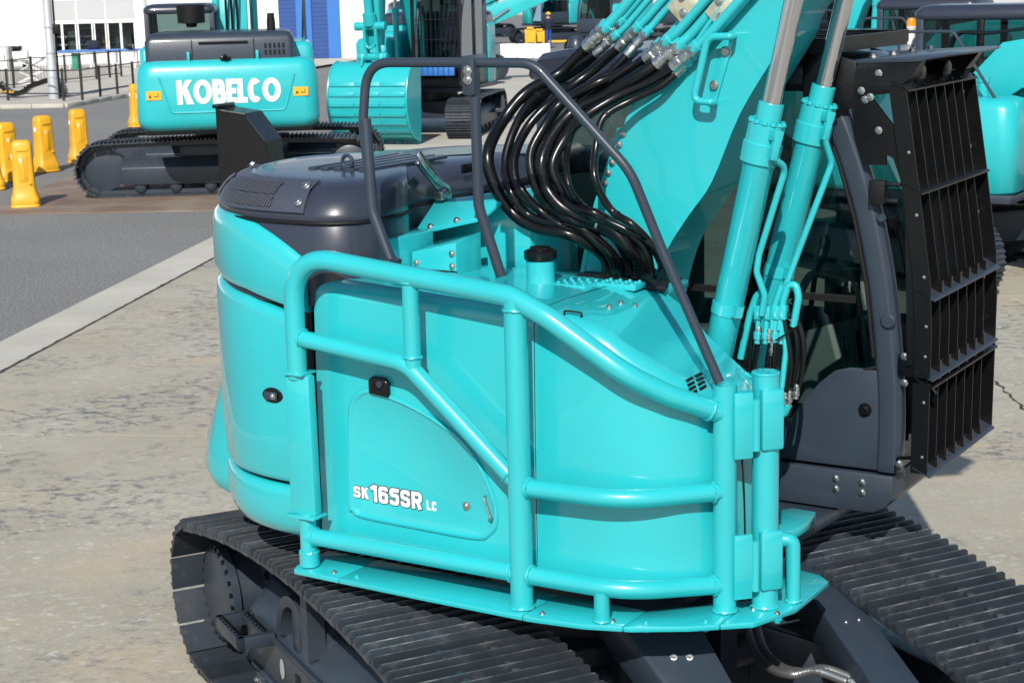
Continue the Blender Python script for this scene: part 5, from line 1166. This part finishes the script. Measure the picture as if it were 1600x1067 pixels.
for lab, px, py, rz in (('yellow guard post nearest the camera at the left', 41, 327, .25), ('yellow guard post just behind the nearest one', 14, 287, .75), ('yellow guard post third along, left of the grey road', 72, 272, .8), ('yellow guard post beside the large excavator track', 126, 258, .5), ('yellow guard post half hidden behind the large counterweight', 216, 202, .5), ('yellow guard post cut by the left edge of the picture', -12, 300, .3)):
    q = G(px, py-3); guard_post(lab, q.x, q.y, rz)

# ================================================================== building and what stands before it
BY_ = 80.0
def wx(px, y=60): return W(px, y, BY_).x
bd_ = thing('building', 'long white workshop building with shelves behind its windows and blue shutters', 'building', (wx(230), BY_, 0))
bo_ = bd_.location
def bp(name, x0, x1, z0, z1, m, parent=None, d0=0, d1=.3, **k): return obj(name, MB().box(x0-bo_.x, x1-bo_.x, d0, d1, z0, z1), m, parent or bd_, **k)
wl, wr = wx(84), wx(212); zs, ze = .68, 1.97
w1 = bp('wall', -75, wl, 0, 8, WALLW); bp('wall', wl, wr, 0, zs, WALLW); bp('wall', wl, wr, ze, 8, WALLW); bp('wall', wr, wx(437), 0, 8, WALLW)
bp('wall', wx(533), wx(640), 0, 8, WALLW); bp('wall', wx(437), wx(533), 5.5, 8, WALLW)
bp('room_back', wl-2, wr+2, 0, 4, WALLG, None, 4.0, 4.1); bp('room_floor', wl-2, wr+2, 0, .05, WALLG, None, .3, 4)
bp('room_ceiling', wl-2, wr+2, 3.2, 3.3, WALLG, None, .3, 4); bp('room_side', wl-2.1, wl-2, 0, 3.3, WALLG, None, .3, 4); bp('room_side', wr+2, wr+2.1, 0, 3.3, WALLG, None, .3, 4)
wf = bp('window_frame', wl, wr, ze-.04, ze+.02, WHITE, None, -.06, .05); bp('window_frame', wl, wr, zs-.03, zs+.03, WHITE, None, -.08, .05)
for px in (84,98,120.5,122.5,146,148,167,169,190,212): bp('mullion', wx(px)-.05, wx(px)+.05, zs, ze, WHITE, None, -.03, .06)
for a_, b_ in ((98,120),(123,146),(148,167),(169,190),(190,212)): bp('pane', wx(a_)+.05, wx(b_)-.05, zs+.03, ze-.04, GLASSW, None, .0, .008, smooth=False)
for a_, b_ in ((86,120),(123,166),(168,212)): bp('wall_panel', wx(a_), wx(b_), 2.12, 2.98, WALLG, None, -.03, -.001)
sh_ = bp('shelf', wl, wx(147), .95, .99, WHITE, None, .6, 1.1); bp('shelf', wl, wx(147), 1.32, 1.36, WHITE, None, .6, 1.1); bp('shelf', wl, wx(147), 1.68, 1.72, WHITE, None, .6, 1.1)
rb_ = random.Random(5); cols = [BLUE, BLUEC, GREEN, YPAINT, WHITE, BLUE, LGREY]
for z in (.70,.99,1.36):
    x = wl+.5
    while x < wx(146):
        w_ = rb_.uniform(.18,.42)
        if rb_.random() < .8: bp('shelf_box', x, x+w_, z, z+rb_.uniform(.12,.24), rb_.choice(cols), None, .65, 1.0)
        x += w_+.05
for z in (.75,1.0,1.2): bp('yellow_bin', wx(152), wx(165), z, z+.14, YPAINT, None, .8, 1.2)
bp('plastic_sheet', wx(172), wx(200), .7, 1.6, LGREY, None, .8, .9)
for a_, b_ in ((437,464),(488,513)):
    sh2 = bp('shutter', wx(a_), wx(b_), 0, 5.5, BLUED, None, .10, .16)
    for k in range(28): bp('shutter_rib', wx(a_), wx(b_), .1+k*.19, .1+k*.19+.05, BLUED, sh2, .08, .10)
for a_, b_ in ((464,488),(513,533)): bp('blue_pier', wx(a_), wx(b_), 0, 5.5, BLUE, None, 0, .3)
bp('eaves', -75, wx(640), 8.0, 8.3, WALLG, None, -.6, 12); bp('roof', -75, wx(640), 8.3, 8.5, WALLG, None, -.5, 12)
bp('downpipe', wx(230)-.06, wx(230)+.06, 0, 8, WALLG, None, -.12, -.001)
fb = thing('far_building', 'pale grey far building behind the distant excavators', 'building', (30,175,0))
obj('wall', MB().box(-50,60,0,12,0,9), WALLG, fb)
for k in range(8): obj('window', MB().box(-24+k*7,-20+k*7,-.05,0,1.2,3.0), GLOSSG, fb)
obj('roof', MB().box(-50.5,60.5,-.5,12.5,9,9.4), WALLW, fb)

pole = thing('utility_pole', 'grey steel utility pole standing on the kerb before the fence', 'pole', tuple(G(85,160)), 0)
obj('shaft', MB().lathe((0,0,0),(0,0,1),[(0,.16),(1.1,.15),(1.12,.14),(9,.11)],24), POLEG, pole)
obj('base_collar', MB().lathe((0,0,0),(0,0,1),[(0,.24),(.08,.24),(.10,.17)],20), STRIP, pole)
for z in (.75,1.5,2.3): obj('band', MB().lathe((0,0,z),(0,0,1),[(0,.158),(.05,.158)],20), POLEG, pole)
obj('cable_duct', MB().cyl((.17,.05,0),(.17,.05,6),.035,n=8), MATTE, pole)
obj('junction_box', MB().box(.12,.30,-.05,.12,2.1,2.4), MATTE, pole, bevel=.01)
def fence(label, posts, h, pickets):
    f = thing('fence', label, 'fence', tuple(posts[0]), 0); o = f.location
    for q in posts: obj('post', MB().box(q.x-o.x-.035,q.x-o.x+.035,q.y-o.y-.035,q.y-o.y+.035,0,h+.03), BLACKP, f)
    for a_, b_ in zip(posts, posts[1:]):
        for z in ((h-.03,.12) if pickets else (h-.03,.22)): obj('rail', MB().bar(a_-o+V(0,0,z), b_-o+V(0,0,z), .03, .035), BLACKP, f)
        if pickets:
            mb = MB(); n_ = int((b_-a_).length/.12)
            for k in range(1, n_): p = a_-o+(b_-a_)*(k/n_); mb.box(p.x-.006,p.x+.006,p.y-.006,p.y+.006,.1,h-.03)
            tag(obj('pickets', mb, BLACKP, f, smooth=False), kind='stuff')
fence('black post and rail fence along the kerb, nearer run', [G(px, py, .1) for px, py in ((-60,157),(13,157.5),(100,158),(129,157),(157,151.5),(184,148),(209,143),(240,137))], .95, False)
fence('black picket fence farther back before the building', [G(px, py, .1) for px, py in ((-20,142),(22,138),(51,133.5),(103,130),(127,127),(151,124.5),(172,121.5),(190,120))], 1.0, True)
# things in the lot
rt = thing('rubber_track', 'black rubber track lying in waves on the lot behind the fence', 'rubber track', tuple(G(50,152,.1)), 0); o_ = rt.location
pth = spline([W(px, py, o_.y) for px, py in ((-30,128),(0,132),(16,145),(34,146),(48,136),(62,131),(74,127),(86,126),(96,133),(99,145),(94,150),(84,151))], 6)
rows = []
for i, p in enumerate(pth):
    t = (pth[min(i+1,len(pth)-1)]-pth[max(i-1,0)]).normalized(); n = V(-t.z,0,t.x)*.06; c = p-o_
    rows.append([c+n+V(0,-.25,0), c-n+V(0,-.25,0), c-n+V(0,.25,0), c+n+V(0,.25,0)])
obj('belt', MB().loft(rows, closed=True, cap0=True, cap1=True), RUBBER, rt, ang=50)
for k in range(0, len(pth)-1, 2):
    p = pth[k]-o_; t = (pth[k+1]-pth[k]).normalized(); n = V(-t.z,0,t.x)
    obj('lug', MB().obox(p+n*.07, t*.03, V(0,.24,0), n*.025), RUBBER, rt)
obj('yellow_strap', MB().tube(spline([W(px,py,o_.y-.3)-o_ for px, py in ((2,142),(6,145),(12,142),(18,146),(21,143))],4), .03, 6), YPAINT, rt)
tb = thing('scissor_lift_table', 'white scissor lift table on the lot behind the fence', 'lift table', tuple(G(51,131,.1)), 0)
obj('top', MB().box(-.45,.45,-.3,.3,.86,.92), WHITE, tb, bevel=.01); obj('base', MB().box(-.45,.45,-.3,.3,0,.08), WHITE, tb, bevel=.01)
for y in (-.28,.28):
    for a_, b_ in (((-.4,.08),(.4,.47)),((.4,.08),(-.4,.47)),((-.4,.47),(.4,.86)),((.4,.47),(-.4,.86))): obj('scissor_arm', MB().bar((a_[0],y,a_[1]),(b_[0],y,b_[1]),.04,.05,up=(0,1,0)), WHITE, tb)
bn = thing('work_bench', 'long bench with a blue board in front of the windows', 'bench', tuple(G(163,107,.1)), 0)
hw_ = 1.75
obj('board', MB().box(-hw_-.1,hw_,-.4,.4,.72,.80), BLUE, bn, bevel=.02)
for x in (-1.4,-.5,.5,1.4):
    for y in (-.3,.3): obj('leg', MB().box(x-.03,x+.03,y-.03,y+.03,0,.72), WHITE, bn)
q = G(149,107,.1); bag = obj('bag', block(rrect(-.26,.26,-.2,.2,.12), [(.80,.04),(.84,.0),(1.05,.02),(1.16,.08),(1.2,.16)]), NAVY, ang=60); bag.location = (q.x, q.y, .1); tag(bag, 'dark navy bag lying on the blue bench', 'bag')
q = G(205,107,.1); bxs = obj('box', MB().box(-.13,.13,-.15,.15,.80,1.0), BLACK, bevel=.01); bxs.location = (q.x, q.y, .1); tag(bxs, 'small black box at the end of the blue bench', 'box')
q = G(124,107,.1); gx_ = obj('crate', MB().box(-.12,.12,-.15,.15,.42,.66).box(-.12,.12,-.15,.15,0,.42), GREEN, bevel=.01); gx_.location = (q.x, q.y-.6, .1); tag(gx_, 'green crate standing before the blue bench', 'crate')
cb_ = thing('cabinet', 'beige metal cabinet at the left edge behind the fence', 'cabinet', tuple(G(3,112,.1)), 0)
obj('body', MB().box(-.7,.35,0,.6,0,1.05), LGREY, cb_, bevel=.02); obj('door', MB().box(-.6,.25,-.02,0,.08,.98), WALLW, cb_, bevel=.01); obj('handle', MB().box(.15,.18,-.05,-.02,.5,.7), BLACK, cb_)
wc = thing('white_compressor', 'white wheeled compressor beside the beige cabinet', 'compressor', tuple(G(29,108,.1)), 0)
obj('tank', MB().lathe((-.55,0,.55),(1,0,0),[(0,.1),(.06,.26),(1.0,.26),(1.06,.1)],20), WHITE, wc); obj('motor', MB().box(-.3,.2,-.2,.2,.78,1.0), BLACK, wc, bevel=.03); obj('frame', MB().tube(fillet([V(-.5,0,.8),V(-.5,0,1.15),V(.5,0,1.15),V(.5,0,.8)],.1),.02,8), POLEG, wc)
for x in (-.4,.4): obj('wheel', MB().lathe((x,-.25,.14),(0,1,0),[(0,.14),(.06,.14)],16), MATTE, wc)
for lab, px, h in (('slim yellow bollard left of the pair by the blue shutter', 491.5, 1.0), ('slim yellow bollard right of the pair by the blue shutter', 496.5, 1.0), ('single yellow bollard by the white door frame', 534.5, .9)):
    q = G(px, 93); b_ = thing('bollard', lab, 'bollard', (q.x, q.y, 0), 0, 'yellow bollards by the building'); obj('tube', MB().lathe((0,0,0),(0,0,1),[(0,.075),(h-.04,.075),(h,.05)],14), YPAINT, b_); obj('foot', MB().lathe((0,0,0),(0,0,1),[(0,.12),(.03,.12)],14), YPAINT, b_)
# far middle: barrier blocks, yellow stands, worker
for k in range(3):
    q = G(795+k*26, 91); o = obj('barrier_block', MB().prism([(-.36,-.25,0),(.36,-.25,0),(.36,-.25,.3),(.36,-.12,.62),(-.36,-.12,.62),(-.36,-.25,.3)], (0,.4,0)), WALLW, bevel=.02); o.location = (q.x, q.y, 0)
    tag(o, ('white barrier block at the left of three beside the low boom', 'white barrier block in the middle of three beside the low boom', 'white barrier block at the right of three, by the cab roof')[k], 'barrier block', 'white barrier blocks')
for lab, px, py, w_, h_ in (('yellow stand left of the frame with a hook', 829, 73, .28, .62), ('low yellow angled stand beside the worker', 843, 72, .28, .55), ('tall yellow post behind the worker', 852.5, 64, .14, .80), ('yellow stand far right behind the cab roof', 905, 66, .28, .40), ('flat yellow rack to the right of the worker', 875, 71, .70, .16)):
    q = G(px, py); o = thing('yellow_stand', lab, 'stand', (q.x, q.y, 0), 0); sc2 = q.y/80*1.0
    obj('frame', MB().box(-w_,-w_+.12,0,.2,0,h_*1.6).box(w_-.12,w_,0,.2,0,h_*1.6).box(-w_,w_,0,.2,h_*1.6-.12,h_*1.6), YPAINT, o, bevel=.01); obj('plate', MB().box(-w_+.12,w_-.12,.05,.1,.2,h_*1.5), YPAINT, o)
def person(label, loc, rz, top, leg):
    r = thing('person', label, 'person', loc, rz)
    vs = [(0,0,.95),(0,0,1.2),(0,0,1.42),(0,0,1.52),(0,0.02,1.64),(.1,0,.9),(.11,.03,.5),(.11,0,.06),(.12,-.12,.03),(-.1,0,.9),(-.11,-.06,.5),(-.12,.02,.06),(-.12,-.10,.03),(.19,0,1.40),(.25,0,1.13),(.22,-.16,.92),(-.19,0,1.40),(-.25,0,1.13),(-.22,-.16,.92)]
    es = [(0,1),(1,2),(2,3),(3,4),(0,5),(5,6),(6,7),(7,8),(0,9),(9,10),(10,11),(11,12),(2,13),(13,14),(14,15),(2,16),(16,17),(17,18)]
    rd = [.15,.15,.15,.06,.10,.095,.065,.05,.04,.095,.065,.05,.04,.07,.05,.035,.07,.05,.035]
    me = bpy.data.meshes.new('body'); me.from_pydata(vs, es, []); o = bpy.data.objects.new('body', me); COL.objects.link(o)
    sk = o.modifiers.new('s', 'SKIN'); o.modifiers.new('u', 'SUBSURF').levels = 1
    for i, q in enumerate(me.skin_vertices[0].data): q.radius = (rd[i], rd[i]*.8); q.use_root = (i == 0)
    dg = bpy.context.evaluated_depsgraph_get(); m2 = bpy.data.meshes.new_from_object(o.evaluated_get(dg)); bpy.data.objects.remove(o)
    m2.materials.clear()
    for m in (top, leg, SKIN): m2.materials.append(m)
    for p in m2.polygons:
        z = p.center.z; p.material_index = 1 if z < .93 and abs(p.center.x) < .19 else (2 if z > 1.5 or (z < .98 and abs(p.center.x) >= .19) else 0); p.use_smooth = True
    b = bpy.data.objects.new('body', m2); COL.objects.link(b); b.parent = r
    obj('helmet', MB().lathe((0,.02,1.68),(0,0,1),[(0,.15),(.01,.13),(.07,.11),(.12,.05)],14), YPAINT, r)
q = G(857.5, 76); person('worker in dark jacket and blue trousers standing beside yellow post', (q.x, q.y, 0), R(200), NAVY, BLUEC)
q = G(1450, 92); bc_ = W(1445, 60, 24.0)
# amber beacon stands on the hood of the second machine in the row
be = thing('beacon', 'amber warning beacon standing on the hood of the nearest parked excavator', 'beacon', (4.95-.6*cos(R(32))+.75*sin(R(32)), 19.9+.6*sin(R(32))+.75*cos(R(32)), 2.72), 0)
obj('base', MB().lathe((0,0,-.22),(0,0,1),[(0,.05),(.2,.05),(.25,.06)],14), WHITE, be); obj('lens', MB().lathe((0,0,0),(0,0,1),[(0,.055),(.09,.055),(.12,.04),(.13,.01)],16), AMBER, be)
